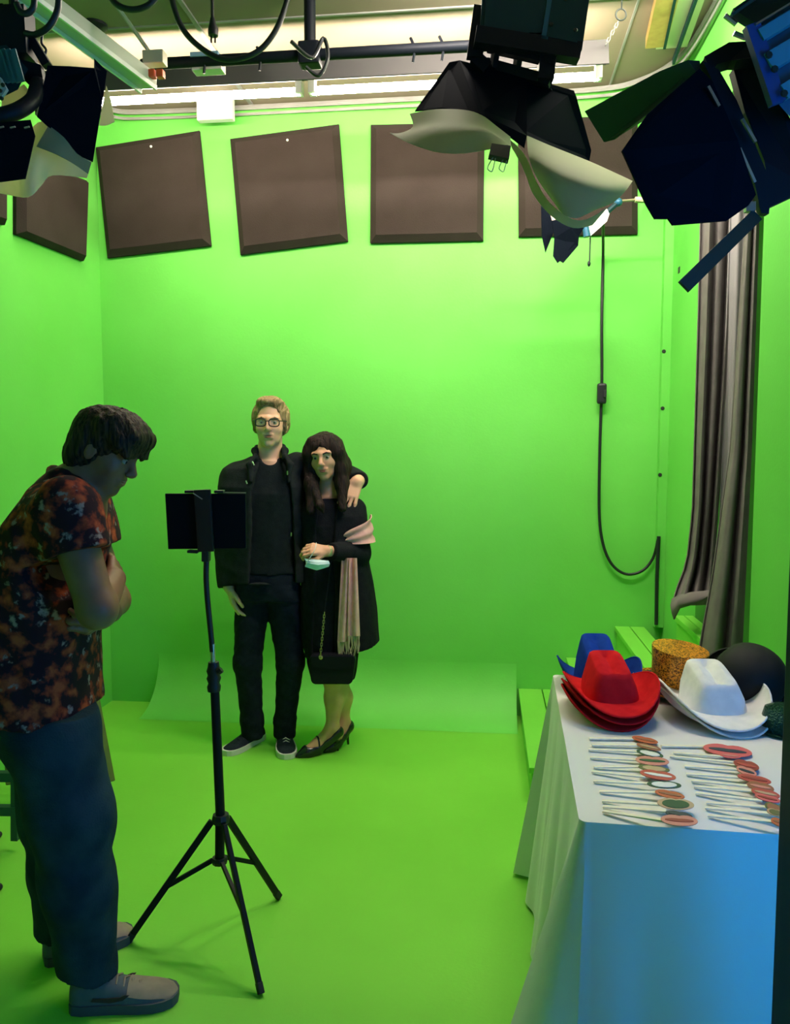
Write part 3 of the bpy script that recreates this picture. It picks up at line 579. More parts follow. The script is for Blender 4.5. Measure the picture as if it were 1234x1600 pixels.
translucent(CLOTH, 0.12, (0.8, 0.8, 0.78))
per = []
rc = 0.018
def corner(cx, cy, a0):
    for k in range(9): an = math.radians(a0 + 90 * k / 8); per.append((cx + rc * math.cos(an), cy + rc * math.sin(an), math.cos(an), math.sin(an)))
def edge(x0, y0, x1, y1, nx, ny, n):
    for k in range(1, n): per.append((x0 + (x1 - x0) * k / n, y0 + (y1 - y0) * k / n, nx, ny))
corner(TW - rc, rc, -90); edge(TW, rc, TW, TL - rc, 1, 0, 40); corner(TW - rc, TL - rc, 0); edge(TW - rc, TL, rc, TL, 0, 1, 30)
corner(rc, TL - rc, 90); edge(0, TL - rc, 0, rc, -1, 0, 90); corner(rc, rc, 180); edge(rc, 0, TW - rc, 0, 0, -1, 60)
per.append(per[0])
rows = [[tw(TW / 2 + (x - TW / 2) * s, TL / 2 + (y - TL / 2) * s, TZ + 0.001) for x, y, _, _ in per] for s in (0.0, 0.5, 0.9, 0.985)]
NH = 22
for i in range(NH + 1):
    h = (TZ - 0.012) * i / NH; row = []
    f = (i / NH)
    for x, y, nx, ny in per:
        left = nx < -0.5; diag = abs(nx) > 0.15 and abs(ny) > 0.15
        off = 0.045 * f
        if left:
            off += f * (0.024 * math.sin(y * 21 + 1.2) + 0.010 * math.sin(y * 47 + 1.0)) + 0.012 * f
            off += 0.05 * f * math.exp(-((y - 0.02) / 0.09) ** 2)
        elif ny < -0.5:
            off += f * 0.006 * math.sin(x * 16 + 2.0) + 0.05 * f * math.exp(-((x - 0.0) / 0.10) ** 2) - 0.022 * f * math.exp(-((x - 0.13) / 0.05) ** 2)
        else: off += f * 0.015 * math.sin((x + y) * 40)
        if diag: off += 0.085 * f
        drop = 0.006 * (1 - math.cos(min(1, h / 0.02) * math.pi / 2)) if i else 0
        row.append(tw(x + nx * off, y + ny * off, TZ - h + (0.0 if i else 0.001)))
    rows.append(row)
tag(MB().sheet(rows).build('tablecloth', CLOTH, smooth=60), 'white cloth draped over the props table down to the green floor', 'tablecloth')

# ------------------------------------------------------------------ hats
def felt(n, c, c2): return mat(n, c, 0.95, col2=c2, scale=30, bump=0.15, bscale=500, spec=0.08)
RED = felt('red_felt', (0.60, 0.012, 0.018), (0.50, 0.008, 0.014)); BLUE = felt('blue_felt', (0.008, 0.045, 0.32), (0.006, 0.035, 0.26)); WHITE = felt('white_felt', (0.78, 0.77, 0.76), (0.70, 0.70, 0.70))
def cowboy(label, c, rotz, s, m, group, tilt=0.0, lift=0.075, ch=0.74):
    t = thing('cowboy_hat', label, 'hat', c, rotz, group)
    M = WM[t] @ Matrix.Rotation(tilt, 4, 'X'); N = 48
    def ring(rx, ry, z, e=2.4, yo=0.0, dz=None):
        r = []
        for k in range(N + 1):
            an = 2 * math.pi * k / N; cx, sy = math.cos(an), math.sin(an); q = (abs(cx) ** e + abs(sy) ** e) ** (-1 / e)
            x, y = rx * cx * q, ry * sy * q
            r.append(M @ (Vector((x, y + yo + 0.10 * z, ch * z * (1 + 2.6 * y) + (dz(x, y) if dz else 0))) * s))
        return r
    dent = lambda x, y: -0.016 * math.exp(-(x / 0.014) ** 2) + 0.004 * math.cos(y * 30)
    cr = [ring(0.080, 0.100, 0.0, 2.6), ring(0.077, 0.097, 0.02, 3.0), ring(0.068, 0.090, 0.06, 4.5), ring(0.055, 0.080, 0.108, 6.0), ring(0.050, 0.075, 0.126, 6.0), ring(0.046, 0.070, 0.131, 6.0), ring(0.030, 0.050, 0.134, 4.0, dz=dent), ring(0.012, 0.025, 0.135, 2.6, dz=dent), ring(0.0005, 0.001, 0.135, 2, dz=dent)]
    MB().sheet(cr).build('crown', m, t, smooth=32)
    br = []
    for i in range(9):
        f = i / 8; r = []
        for k in range(N + 1):
            an = 2 * math.pi * k / N; cx, sy = math.cos(an), math.sin(an); q0 = (abs(cx) ** 2.6 + abs(sy) ** 2.6) ** (-1 / 2.6)
            up = abs(cx) ** 2.2; x = (0.080 * q0 * (1 - f) + f * (0.148 - 0.012 * up * f)) * cx; y = (0.100 * q0 * (1 - f) + 0.182 * f) * sy
            z = lift * up * f ** 1.7 - 0.010 * f * (1 - up)
            r.append(M @ (Vector((x, y, z)) * s))
        br.append(r)
    MB().sheet(br, 0.004).build('brim', m, t, smooth=60)
    MB().tube(br[-1][:-1], 0.0032 * s, 6, closed=True).build('brim_edge', m, t, smooth=60)
    return t
c = PZ(949, 1112, TZ)
g = 'red cowboy hats in a stack'
for k in range(3):
    cowboy(('red felt cowboy hat at the bottom of the red stack', 'red felt cowboy hat in the middle of the red stack', 'red felt cowboy hat on top of the red stack')[k],
           (c.x + 0.002 * k, c.y - 0.004 * k, TZ + 0.014 + 0.021 * k), math.radians((4, 9, 6)[k]), 0.97, RED, g, lift=0.060)
c = PZ(934, 1072, TZ); cowboy('royal blue felt cowboy hat behind the red stack', (c.x, c.y, TZ + 0.012), math.radians(3), 0.96, BLUE, 'blue cowboy hats', lift=0.085, ch=0.98)
c = PZ(1113, 1118, TZ)
for k in range(2):
    cowboy(('white felt cowboy hat underneath the other white hat', 'white felt cowboy hat on top beside the red stack')[k], (c.x - 0.003 * k, c.y, TZ + 0.014 + 0.02 * k), math.radians((9, 5)[k]), 1.06, WHITE, 'white cowboy hats in a stack', lift=0.06, ch=0.68)
# gold glitter hat
GOLD = mat('gold_glitter', (0.42, 0.20, 0.02), 0.35, metal=0.25)
nt = GOLD.node_tree; b = nt.nodes['Principled BSDF']; tc = nt.nodes.new('ShaderNodeTexCoord'); vo = nt.nodes.new('ShaderNodeTexVoronoi'); vo.inputs['Scale'].default_value = 260
rp = nt.nodes.new('ShaderNodeValToRGB'); cr = rp.color_ramp; cr.elements[0].color = (0.16, 0.05, 0.004, 1); cr.elements[1].color = (1.0, 0.40, 0.03, 1); cr.elements[0].position = 0.15; cr.elements[1].position = 0.75
sep = nt.nodes.new('ShaderNodeSeparateColor'); nt.links.new(tc.outputs['Object'], vo.inputs['Vector']); nt.links.new(vo.outputs['Color'], sep.inputs[0]); nt.links.new(sep.outputs[0], rp.inputs[0]); nt.links.new(rp.outputs[0], b.inputs['Base Color'])
bp = nt.nodes.new('ShaderNodeBump'); bp.inputs['Strength'].default_value = 0.9; bp.inputs['Distance'].default_value = 0.004; nt.links.new(sep.outputs[1], bp.inputs['Height']); nt.links.new(bp.outputs['Normal'], b.inputs['Normal'])
c = PZ(1053, 1084, TZ); t = thing('top_hat', 'gold glitter party top hat behind the white cowboy hat', 'hat', (c.x, c.y, TZ))
axg = Vector((0.10, -0.10, 1.0)).normalized(); b0 = Vector((c.x, c.y, TZ + 0.022))
MB().lathe([(0.074, 0), (0.074, 0.02), (0.080, 0.08), (0.087, 0.125), (0.086, 0.130), (0.05, 0.131), (0.001, 0.131)], b0, axg, 36).build('crown', GOLD, t, smooth=40)
MB().lathe([(0.074, 0.001), (0.122, 0.004), (0.132, 0.012), (0.132, 0.008), (0.120, 0.0)], b0, axg, 36).build('brim', GOLD, t, smooth=40)
MB().lathe([(0.001, -0.002), (0.120, -0.002), (0.131, 0.006)], b0, axg, 36).build('lining', BLACKP, t, smooth=40)
# black bowler
c = PZ(1172, 1112, TZ); t = thing('bowler_hat', 'black rounded bowler hat tipped towards the camera behind the white hat', 'hat', (c.x, c.y, TZ))
axb = Vector((0.05, -0.62, 0.80)).normalized(); b0 = Vector((c.x + 0.012, c.y + 0.07, TZ + 0.07))
BFELT = mat('black_felt', (0.010, 0.011, 0.011), 0.7, spec=0.25, bump=0.1, bscale=400)
MB().lathe([(0.104, -0.02), (0.106, 0.0), (0.103, 0.04), (0.090, 0.078), (0.066, 0.102), (0.035, 0.115), (0.001, 0.118)], b0, axb, 36).build('crown', BFELT, t, smooth=60)
MB().lathe([(0.102, -0.020), (0.128, -0.016), (0.136, -0.004), (0.132, -0.002), (0.126, -0.012), (0.104, -0.014)], b0, axb, 36).build('brim', BFELT, t, smooth=60)
MB().lathe([(0.107, -0.004), (0.108, 0.024)], b0, axb, 36).build('band', mat('black_sequins', (0.008, 0.01, 0.012), 0.25, bump=0.9, bscale=220), t, smooth=60)
# dark green sequin hat at the jamb
c = PZ(1221, 1145, TZ); t = thing('sequin_hat', 'dark green sequin hat half hidden by the dark doorway jamb', 'hat', (c.x, c.y, TZ))
SEQ = mat('green_sequins', (0.005, 0.05, 0.03), 0.2, metal=0.7, bump=1.0, bscale=180)
MB().lathe([(0.055, 0.004), (0.058, 0.03), (0.052, 0.065), (0.03, 0.078), (0.001, 0.08)], c, (0.1, 0, 1), 24).build('crown', SEQ, t, smooth=60)
MB().lathe([(0.054, 0.002), (0.068, 0.001), (0.07, 0.006), (0.055, 0.008)], c, (0.1, 0, 1), 24).build('brim', SEQ, t, smooth=60)

# ------------------------------------------------------------------ photo props on sticks
WOOD = mat('pale_stick_wood', (0.88, 0.82, 0.66), 0.6, col2=(0.82, 0.74, 0.57), scale=60)
cm = lambda n, c: mat('print_' + n, c, 0.5)
PR = dict(orange=(0.50, 0.10, 0.035), brown=(0.30, 0.10, 0.05), dgreen=(0.012, 0.06, 0.025), white=(0.75, 0.72, 0.68), pink=(0.62, 0.22, 0.18), red=(0.48, 0.06, 0.05), dred=(0.30, 0.035, 0.03),
          navy=(0.02, 0.025, 0.05), tan=(0.50, 0.33, 0.2), rose=(0.62, 0.10, 0.11), olive=(0.12, 0.12, 0.04))
PR = {k: cm(k, v) for k, v in PR.items()}
def pp(x, y, z): return PZ(900 + x * 0.2707, 1120 + y * 0.2707, z)
props = [  # stick start, stick end, head (x0,y0,x1,y1,half height), outer, inner, label
    ((75, 125), (345, 128), (322, 118, 472, 148, 17), 'orange', 'brown', 'open orange paper lips on a stick, farthest of the left column'),
    ((90, 163), (370, 166), (348, 158, 490, 190, 15), 'brown', 'tan', 'brown paper lips on a stick, second farthest of the left column'),
    ((70, 188), (370, 202), (348, 196, 503, 228, 17), 'dgreen', 'white', 'thin dark green paper mouth with white teeth, left column'),
    ((80, 235), (375, 250), (342, 246, 536, 262, 26), 'pink', 'dgreen', 'pink paper tongue with a dark green mouth, left column'),
    ((100, 290), (385, 288), (358, 288, 540, 310, 18), 'olive', 'tan', 'olive edged paper lips lying over red ones, left column'),
    ((90, 315), (400, 347), (368, 320, 576, 352, 26), 'red', 'white', 'red paper lips with a small white gap, left column'),
    ((100, 370), (430, 386), (408, 386, 607, 398, 21), 'dgreen', 'white', 'white paper mouth with a thin green outline, left column'),
    ((135, 430), (480, 438), (455, 432, 626, 464, 22), 'orange', 'brown', 'orange brown paper lips next to the green outlined mouth, left column'),
    ((150, 485), (490, 506), (468, 494, 681, 512, 33), 'tan', 'dgreen', 'large dark green paper mouth with tan edge, left column'),
    ((155, 518), (520, 545), (515, 552, 672, 580, 20), 'navy', 'navy', 'dark navy paper moustache on a stick, left column'),
    ((155, 545), (510, 598), (488, 590, 702, 606, 32), 'pink', 'dred', 'pale pink paper lips on a stick, nearest the table edge'),
    ((490, 168), (755, 172), (733, 176, 1015, 212, 34), 'rose', 'navy', 'big rose paper lips with a black bar, beside the white hat'),
    ((560, 208), (850, 230), (828, 218, 950, 232, 14), 'rose', 'pink', 'small rose paper lips tucked under the big rose lips'),
    ((540, 228), (930, 265), (908, 262, 1056, 296, 28), 'dred', 'red', 'dark red paper lips below the big rose lips, right column'),
    ((625, 285), (945, 306), (924, 296, 1042, 332, 24), 'pink', 'navy', 'pink and black paper moustache lips, right column'),
    ((635, 330), (955, 350), (930, 340, 1126, 378, 22), 'red', 'dred', 'long red paper lips in the middle of the right column'),
    ((665, 368), (1005, 401), (985, 388, 1142, 420, 26), 'brown', 'pink', 'brown and pink speckled paper lips, right column'),
    ((680, 402), (1030, 430), (1010, 424, 1176, 460, 24), 'red', 'tan', 'red paper lips with a tan streak, right column'),
    ((690, 440), (1075, 486), (1030, 452, 1178, 488, 20), 'rose', 'dred', 'flat rose paper lips with a dark red mouth, right column'),
    ((750, 495), (1105, 522), (1088, 508, 1190, 540, 26), 'olive', 'brown', 'olive and brown paper moustache near the jamb, right column'),
    ((745, 525), (1130, 560), (1100, 540, 1200, 566, 20), 'tan', 'olive', 'tan paper lips under the olive moustache, right column'),
    ((760, 570), (1140, 606), (1124, 596, 1220, 622, 24), 'orange', 'brown', 'orange brown paper lips nearest the jamb, right column')]
for i, (a, b, (x0, y0, x1, y1, hh), o1, o2, lab) in enumerate(props):
    z = TZ + 0.004 + 0.0016 * (i % 11)
    A = pp(*a, TZ + 0.006); B = pp(*b, z + 0.002); t = thing('photo_prop', lab, 'photo prop', pp((a[0] + b[0]) / 2, (a[1] + b[1]) / 2, TZ + 0.003), group='paper photo props on sticks')
    MB().beam(A, B, 0.0115, 0.0035).build('stick', WOOD, t, bevel=0.001)
    def outline(sc, yo=0.0, sy=1.0):
        pts = []; cx, cy = (x0 + x1) / 2, (y0 + y1) / 2; hx = (x1 - x0) / 2
        for k in range(28):
            an = 2 * math.pi * k / 28; c_, s_ = math.cos(an), math.sin(an)
            bow = 1 - (0.22 * math.exp(-(c_ / 0.22) ** 2) if s_ < 0 else 0)
            yy = s_ * hh * bow * sc * sy; xx = c_ * hx * sc
            pts.append(pp(cx + xx, cy + (y1 - y0) / 2 * (xx / hx) + yy + yo, z + 0.004))
        return pts
    h = MB().plate(outline(1.0), 0.0014).build('cutout', PR[o1], t)
    up = Vector((0, 0, 0.0012))
    MB().plate([q + up for q in (outline(0.74, hh * 0.08) if o1 in ('dgreen', 'tan', 'olive') else outline(0.78, hh * 0.05, 0.36))], 0.001).build('mouth', PR[o2], h)

# ------------------------------------------------------------------ light stand and tablet
SC = (PZ(408, 1553) + PZ(200, 1470) + PZ(436, 1402)) / 3
uD = SC.dot(Vector((-_sy, _cy, 0)))
t = thing('light_stand', 'black tripod stand with a flexible neck holding the tablet', 'tripod stand', (SC.x, SC.y, 0), YAW)
DS = uD
hub = P(345, 1279, DS); low = P(343, 1344, DS)
MB().tube([P(343, 1350, DS), P(344, 1270, DS), P(335, 1065, DS)], [0.0145, 0.0145, 0.0135], 12).build('pole', BLACKM, t, smooth=40)
MB().lathe([(0.026, -0.012), (0.028, 0.0), (0.024, 0.014)], hub, n=10).build('upper_collar', BLACKP, t)
MB().lathe([(0.022, -0.010), (0.025, 0.0), (0.022, 0.010)], low, n=10).build('lower_collar', BLACKP, t)
for fx, fy in ((408, 1553), (200, 1470), (436, 1402)):
    f = PZ(fx, fy, 0.006); d = (f - hub); d2 = Vector((d.x, d.y, 0)).normalized()
    top = hub + d2 * 0.028 - Vector((0, 0, 0.008)); lg = MB().beam(top, f, 0.014, 0.020).build('leg', BLACKM, t, bevel=0.002)
    MB().beam(f - (f - top).normalized() * 0.03, f, 0.017, 0.022).build('rubber_foot', RUBBER, lg, bevel=0.003)
    mid = top + (f - top) * 0.55
    MB().beam(low + d2 * 0.022, mid, 0.010, 0.013).build('brace', BLACKM, t)
MB().lathe([(0.019, -0.045), (0.021, -0.03), (0.017, -0.02), (0.022, -0.005), (0.018, 0.005), (0.022, 0.018), (0.018, 0.03), (0.016, 0.045)], P(334, 1057, DS), n=14).build('clamp_collar', BLACKP, t, smooth=50)
MB().tube([P(341, 1050, DS - 0.02), P(346, 1046, DS - 0.02)], 0.010, 8).build('clamp_knob', BLACKP, t)
MB().tube([P(333, 1036, DS), P(332, 1006, DS)], [0.008, 0.008], 10).build('spigot', STEEL, t, smooth=40)
MB().tube(bez([P(332, 1018, DS), P(329, 985, DS), P(324, 935, DS), P(322, 900, DS), P(323, 868, DS)], 6), 0.0085, 10).build('flexible_neck', BLACKP, t, smooth=50)
MB().beam(P(322, 850, DS), P(322, 877, DS), 0.03, 0.022).build('mount', BLACKP, t, bevel=0.003)
MB().beam(P(316, 765, DS - 0.016), P(322, 862, DS - 0.016), 0.05, 0.012, up=(0, -1, 0)).build('clamp_spine', BLACKP, t, bevel=0.003)
for x in (297, 343):
    MB().beam(P(x - 7, 768, DS - 0.002), P(x + 7, 768, DS - 0.002), 0.03, 0.008).build('clamp_jaw', BLACKP, t, bevel=0.002)
MB().beam(P(294, 861, DS - 0.002), P(310, 862, DS - 0.002), 0.03, 0.008).build('clamp_jaw', BLACKP, t, bevel=0.002)
MB().tube([P(302, 771, DS - 0.026), P(316, 780, DS - 0.026)], 0.002, 6).build('spring_wire', GREYM, t)
t = thing('tablet', 'black tablet held sideways in the clamp of the tripod stand', 'tablet', P(322, 860, DS + 0.006), YAW)
MB().plate([P(258, 771, DS + 0.006), P(384, 771, DS + 0.006), P(385, 857, DS + 0.006), P(263, 858, DS + 0.006)], 0.009).build('case', mat('tablet_case', (0.003, 0.004, 0.008), 0.6, spec=0.1), t, bevel=0.003)
MB().tube([P(349, 769.5, DS + 0.008), P(384, 770, DS + 0.008)], 0.0018, 6).build('bright_rim', STEEL, t)
MB().plate([P(265, 776, DS + 0.0115), P(380, 776, DS + 0.0115), P(380, 853, DS + 0.0115), P(268, 853, DS + 0.0115)], 0.001).build('screen', mat('lit_screen', (0.02, 0.1, 0.02), 0.3, emit=(0.1, 0.5, 0.08), estr=0.35), t)

# ------------------------------------------------------------------ folded chair leaning by the left wall, far tripod feet
OLIVE = mat('olive_wood', (0.10, 0.15, 0.015), 0.55, col2=(0.08, 0.12, 0.012), scale=25)
t = thing('folding_chair', 'folded olive wooden chair standing behind the bending person', 'chair', PZ(120, 1226), YAW)
for (x0, y0), (x1, y1), d0, d1 in (((177, 1222), (143, 1040), 3.25, 3.38), ((20, 1226), (12, 1050), 3.25, 3.38)):
    MB().beam(P(x0 - 5, y0, d0), P(x1 - 5, y1, d1), 0.03, 0.045).build('rail', OLIVE, t, bevel=0.006)
for (x0, y0), (x1, y1) in (((13, 1208), (170, 1200)), ((10, 1110), (152, 1102)), ((10, 1075), (148, 1068))):
    MB().beam(P(x0, y0, 3.26 if y0 > 1200 else 3.33), P(x1, y1, 3.26 if y0 > 1200 else 3.33), 0.02, 0.035).build('crossbar', OLIVE, t)
MB().plate([P(20, 1128, 3.30), P(156, 1122, 3.30), P(166, 1180, 3.27), P(20, 1188, 3.27)], 0.015).build('seat', OLIVE, t)
t = thing('metal_rack', 'low dark metal rack at the left edge behind the bending person', 'rack', PZ(-30, 1300), YAW)
for y0 in (1213, 1266): MB().beam(P(-160, y0 - 2, 2.92), P(27, y0, 2.92), 0.03, 0.034).build('bar', mat('dark_green_metal', (0.012, 0.07, 0.04), 0.5), t)
for x0 in (-150, 24): MB().beam(P(x0, 1150, 2.92), P(x0, 1312, 2.92), 0.025, 0.025).build('post', mat('dark_green_metal', (0.012, 0.07, 0.04), 0.5), t)
t = thing('light_stand', 'black stand leg tips poking in at the left picture edge', 'tripod stand', PZ(-150, 1385), YAW)
for y0 in (1304, 1386):
    f = PZ(-2, y0, 0.012); lg = MB().tube([P(-170, 1180, f.dot(Vector((-_sy, _cy, 0))) + (0.1 if y0 > 1350 else -0.1)), f], 0.010, 8).build('leg', BLACKM, t)
    MB().ball(f, 0.013).build('rubber_foot', RUBBER, lg, smooth=60)
# ------------------------------------------------------------------ smooth solids: distance fields turned into one continuous mesh
def V3(q): return np.array([q[0], q[1], q[2]], dtype=np.float32)
class Field:
    def __init__(s, lo, hi, step, zfine=None):
        s.x = np.arange(lo[0], hi[0], step, dtype=np.float32); s.y = np.arange(lo[1], hi[1], step, dtype=np.float32)
        if zfine is None: s.z = np.arange(lo[2], hi[2], step, dtype=np.float32)
        else:
            z = [lo[2]]
            while z[-1] < hi[2]:
                st = step
                for a, b, f in zfine:
                    if a <= z[-1] <= b: st = f
                z.append(z[-1] + st)
            s.z = np.array(z, dtype=np.float32)
        s.D = np.full((len(s.x), len(s.y), len(s.z)), 0.3, dtype=np.float32)
    def _win(s, lo, hi):
        sl = []
        for a, l, h in ((s.x, lo[0], hi[0]), (s.y, lo[1], hi[1]), (s.z, lo[2], hi[2])):
            sl.append(slice(max(0, int(np.searchsorted(a, l)) - 1), int(np.searchsorted(a, h)) + 1))
        return tuple(sl)
    def op(s, fn, lo, hi, k=0.02, sub=False):
        m = k + 0.02; sl = s._win([q - m for q in lo], [q + m for q in hi])
        X = s.x[sl[0]][:, None, None]; Y = s.y[sl[1]][None, :, None]; Z = s.z[sl[2]][None, None, :]
        if 0 in (X.size, Y.size, Z.size): return
        d = fn(X, Y, Z); A = s.D[sl]; k = max(k, 1e-4)
        if sub:
            d = -d; h = np.clip(0.5 + 0.5 * (d - A) / k, 0, 1); s.D[sl] = A * (1 - h) + d * h + k * h * (1 - h)
        else:
            h = np.clip(0.5 + 0.5 * (A - d) / k, 0, 1); s.D[sl] = A * (1 - h) + d * h - k * h * (1 - h)
    def cap(s, a, b, ra, rb=None, k=0.02, sub=False):
        rb = ra if rb is None else rb; a = V3(a); b = V3(b); ab = b - a; L = float(ab @ ab) + 1e-12; r = max(ra, rb)
        def fn(X, Y, Z):
            px, py, pz = X - a[0], Y - a[1], Z - a[2]; t = np.clip((px * ab[0] + py * ab[1] + pz * ab[2]) / L, 0, 1)
            return np.sqrt((px - t * ab[0]) ** 2 + (py - t * ab[1]) ** 2 + (pz - t * ab[2]) ** 2) - (ra + (rb - ra) * t)
        s.op(fn, np.minimum(a, b) - r, np.maximum(a, b) + r, k, sub)
    def chain(s, pts, rs, k=0.02):
        for i in range(len(pts) - 1): s.cap(pts[i], pts[i + 1], rs[i], rs[i + 1], k)
    def ell(s, c, r, M=None, k=0.02, sub=False):     # M: rows are the ellipsoid's own axes
        c = V3(c); R = max(r)
        def fn(X, Y, Z):
            px, py, pz = X - c[0], Y - c[1], Z - c[2]
            if M is not None: px, py, pz = (M[i][0] * px + M[i][1] * py + M[i][2] * pz for i in range(3))
            k0 = np.sqrt((px / r[0]) ** 2 + (py / r[1]) ** 2 + (pz / r[2]) ** 2); k1 = np.sqrt((px / r[0] ** 2) ** 2 + (py / r[1] ** 2) ** 2 + (pz / r[2] ** 2) ** 2) + 1e-6
            return k0 * (k0 - 1) / k1
        s.op(fn, c - R, c + R, k, sub)
    def loft(s, st, k=0.02, e=2.3, sub=False):       # stations (z, cx, cy, rx, ry), any order
        st = sorted(st); zs, cx, cy, rx, ry = (np.array([q[i] for q in st], dtype=np.float32) for i in range(5))
        lo = (float((cx - rx).min()), float((cy - ry).min()), float(zs[0])); hi = (float((cx + rx).max()), float((cy + ry).max()), float(zs[-1]))
        def fn(X, Y, Z):
            z = Z.ravel(); f = lambda q: np.interp(z, zs, q).astype(np.float32)[None, None, :]
            a, b, c, d = f(cx), f(cy), f(rx), f(ry)
            q = ((np.abs(X - a) / c) ** e + (np.abs(Y - b) / d) ** e) ** (1 / e)
            return np.maximum(np.maximum((q - 1) * np.minimum(c, d), Z - zs[-1]), zs[0] - Z)
        s.op(fn, lo, hi, k, sub)
    def cut(s, p, n):                                 # keep the side the normal points away from
        p = V3(p); n = V3(n); n = n / np.linalg.norm(n)
        d = (s.x - p[0])[:, None, None] * n[0] + (s.y - p[1])[None, :, None] * n[1] + (s.z - p[2])[None, None, :] * n[2]
        np.maximum(s.D, d, out=s.D)
    def cutcap(s, a, b, n, r):                        # cut by plane (a, n) only inside a ball of radius r around a
        a = V3(a); n = V3(n); n = n / np.linalg.norm(n)
        sl = s._win(a - r, a + r); X = s.x[sl[0]][:, None, None] - a[0]; Y = s.y[sl[1]][None, :, None] - a[1]; Z = s.z[sl[2]][None, None, :] - a[2]
        d = X * n[0] + Y * n[1] + Z * n[2]; inside = (X * X + Y * Y + Z * Z) < r * r
        A = s.D[sl]; s.D[sl] = np.where(inside, np.maximum(A, d), A)
    def wrinkle(s, amp, freqs, seed=0, flat=1.0):
        rg = np.random.RandomState(seed); m = np.nonzero(np.abs(s.D) < 0.03); X, Y, Z = s.x[m[0]], s.y[m[1]], s.z[m[2]]; w = np.zeros(len(X), dtype=np.float32)
        for f in freqs:
            d = rg.normal(size=3); d[2] *= flat; d /= np.linalg.norm(d); e = rg.normal(size=3); e[2] *= 0.3 + 0.7 * flat
            w += np.sin((X * d[0] + Y * d[1] + Z * d[2]) * f + 1.5 * np.sin((X * e[0] + Y * e[1] + Z * e[2]) * f * 0.4) + rg.rand() * 6) / len(freqs)
        s.D[m] += amp * w
    def mesh(s):
        D = s.D; D[0] = D[-1] = 0.1; D[:, 0] = D[:, -1] = 0.1; D[:, :, 0] = D[:, :, -1] = 0.1
        I = D < 0; n = np.zeros(tuple(q - 1 for q in D.shape), dtype=np.uint8); c8 = [(i, j, k) for i in (0, 1) for j in (0, 1) for k in (0, 1)]
        for i, j, k in c8: n += I[i:I.shape[0] - 1 + i, j:I.shape[1] - 1 + j, k:I.shape[2] - 1 + k]
        act = (n > 0) & (n < 8); ci = np.argwhere(act); acc = np.zeros((len(ci), 3)); cnt = np.zeros(len(ci)); cid = np.full(n.shape, -1, dtype=np.int64); cid[act] = np.arange(len(ci))
        val = {c: D[ci[:, 0] + c[0], ci[:, 1] + c[1], ci[:, 2] + c[2]] for c in c8}
        for a in c8:
            for ax in range(3):
                if a[ax]: continue
                b = tuple(1 if i == ax else a[i] for i in range(3)); da, db = val[a], val[b]; mk = (da < 0) != (db < 0)
                t = np.where(mk, da / np.where(mk, da - db, 1), 0); p = np.tile(np.array(a, float), (len(ci), 1)); p[:, ax] += t; acc += p * mk[:, None]; cnt += mk
        g = ci + acc / cnt[:, None]; vs = np.stack([np.interp(g[:, i], np.arange(len(q)), q) for i, q in enumerate((s.x, s.y, s.z))], 1)
        F = []
        for ax in range(3):
            u, w = [(1, 2), (2, 0), (0, 1)][ax]; sa = [slice(None)] * 3; sb = [slice(None)] * 3; sa[ax] = slice(0, -1); sb[ax] = slice(1, None)
            A, B = I[tuple(sa)], I[tuple(sb)]; e = np.argwhere(A != B); fl = A[tuple(e.T)]
            q = []
            for du, dw in ((-1, -1), (0, -1), (0, 0), (-1, 0)):
                o = e.copy(); o[:, u] += du; o[:, w] += dw; q.append(cid[tuple(o.T)])
            q = np.stack(q, 1); q[~fl] = q[~fl][:, ::-1]; F.append(q)
        return vs, np.concatenate(F)
    def build(s, name, m, parent, label=None):
        vs, F = s.mesh(); me = bpy.data.meshes.new(name)
        me.vertices.add(len(vs)); me.vertices.foreach_set('co', vs.astype(np.float32).ravel())
        me.loops.add(F.size); me.loops.foreach_set('vertex_index', F.astype(np.int32).ravel())
        me.polygons.add(len(F)); me.polygons.foreach_set('loop_start', np.arange(0, F.size, 4, dtype=np.int32)); me.polygons.foreach_set('loop_total', np.full(len(F), 4, dtype=np.int32))
        me.update(calc_edges=True); me.validate(); me.polygons.foreach_set('use_smooth', np.ones(len(me.polygons), dtype=bool)); me.materials.append(m)
        o = bpy.data.objects.new(name, me); COL.objects.link(o); o.parent = parent; WM[o] = WM[parent]
        if label: o['label'] = label
        return o

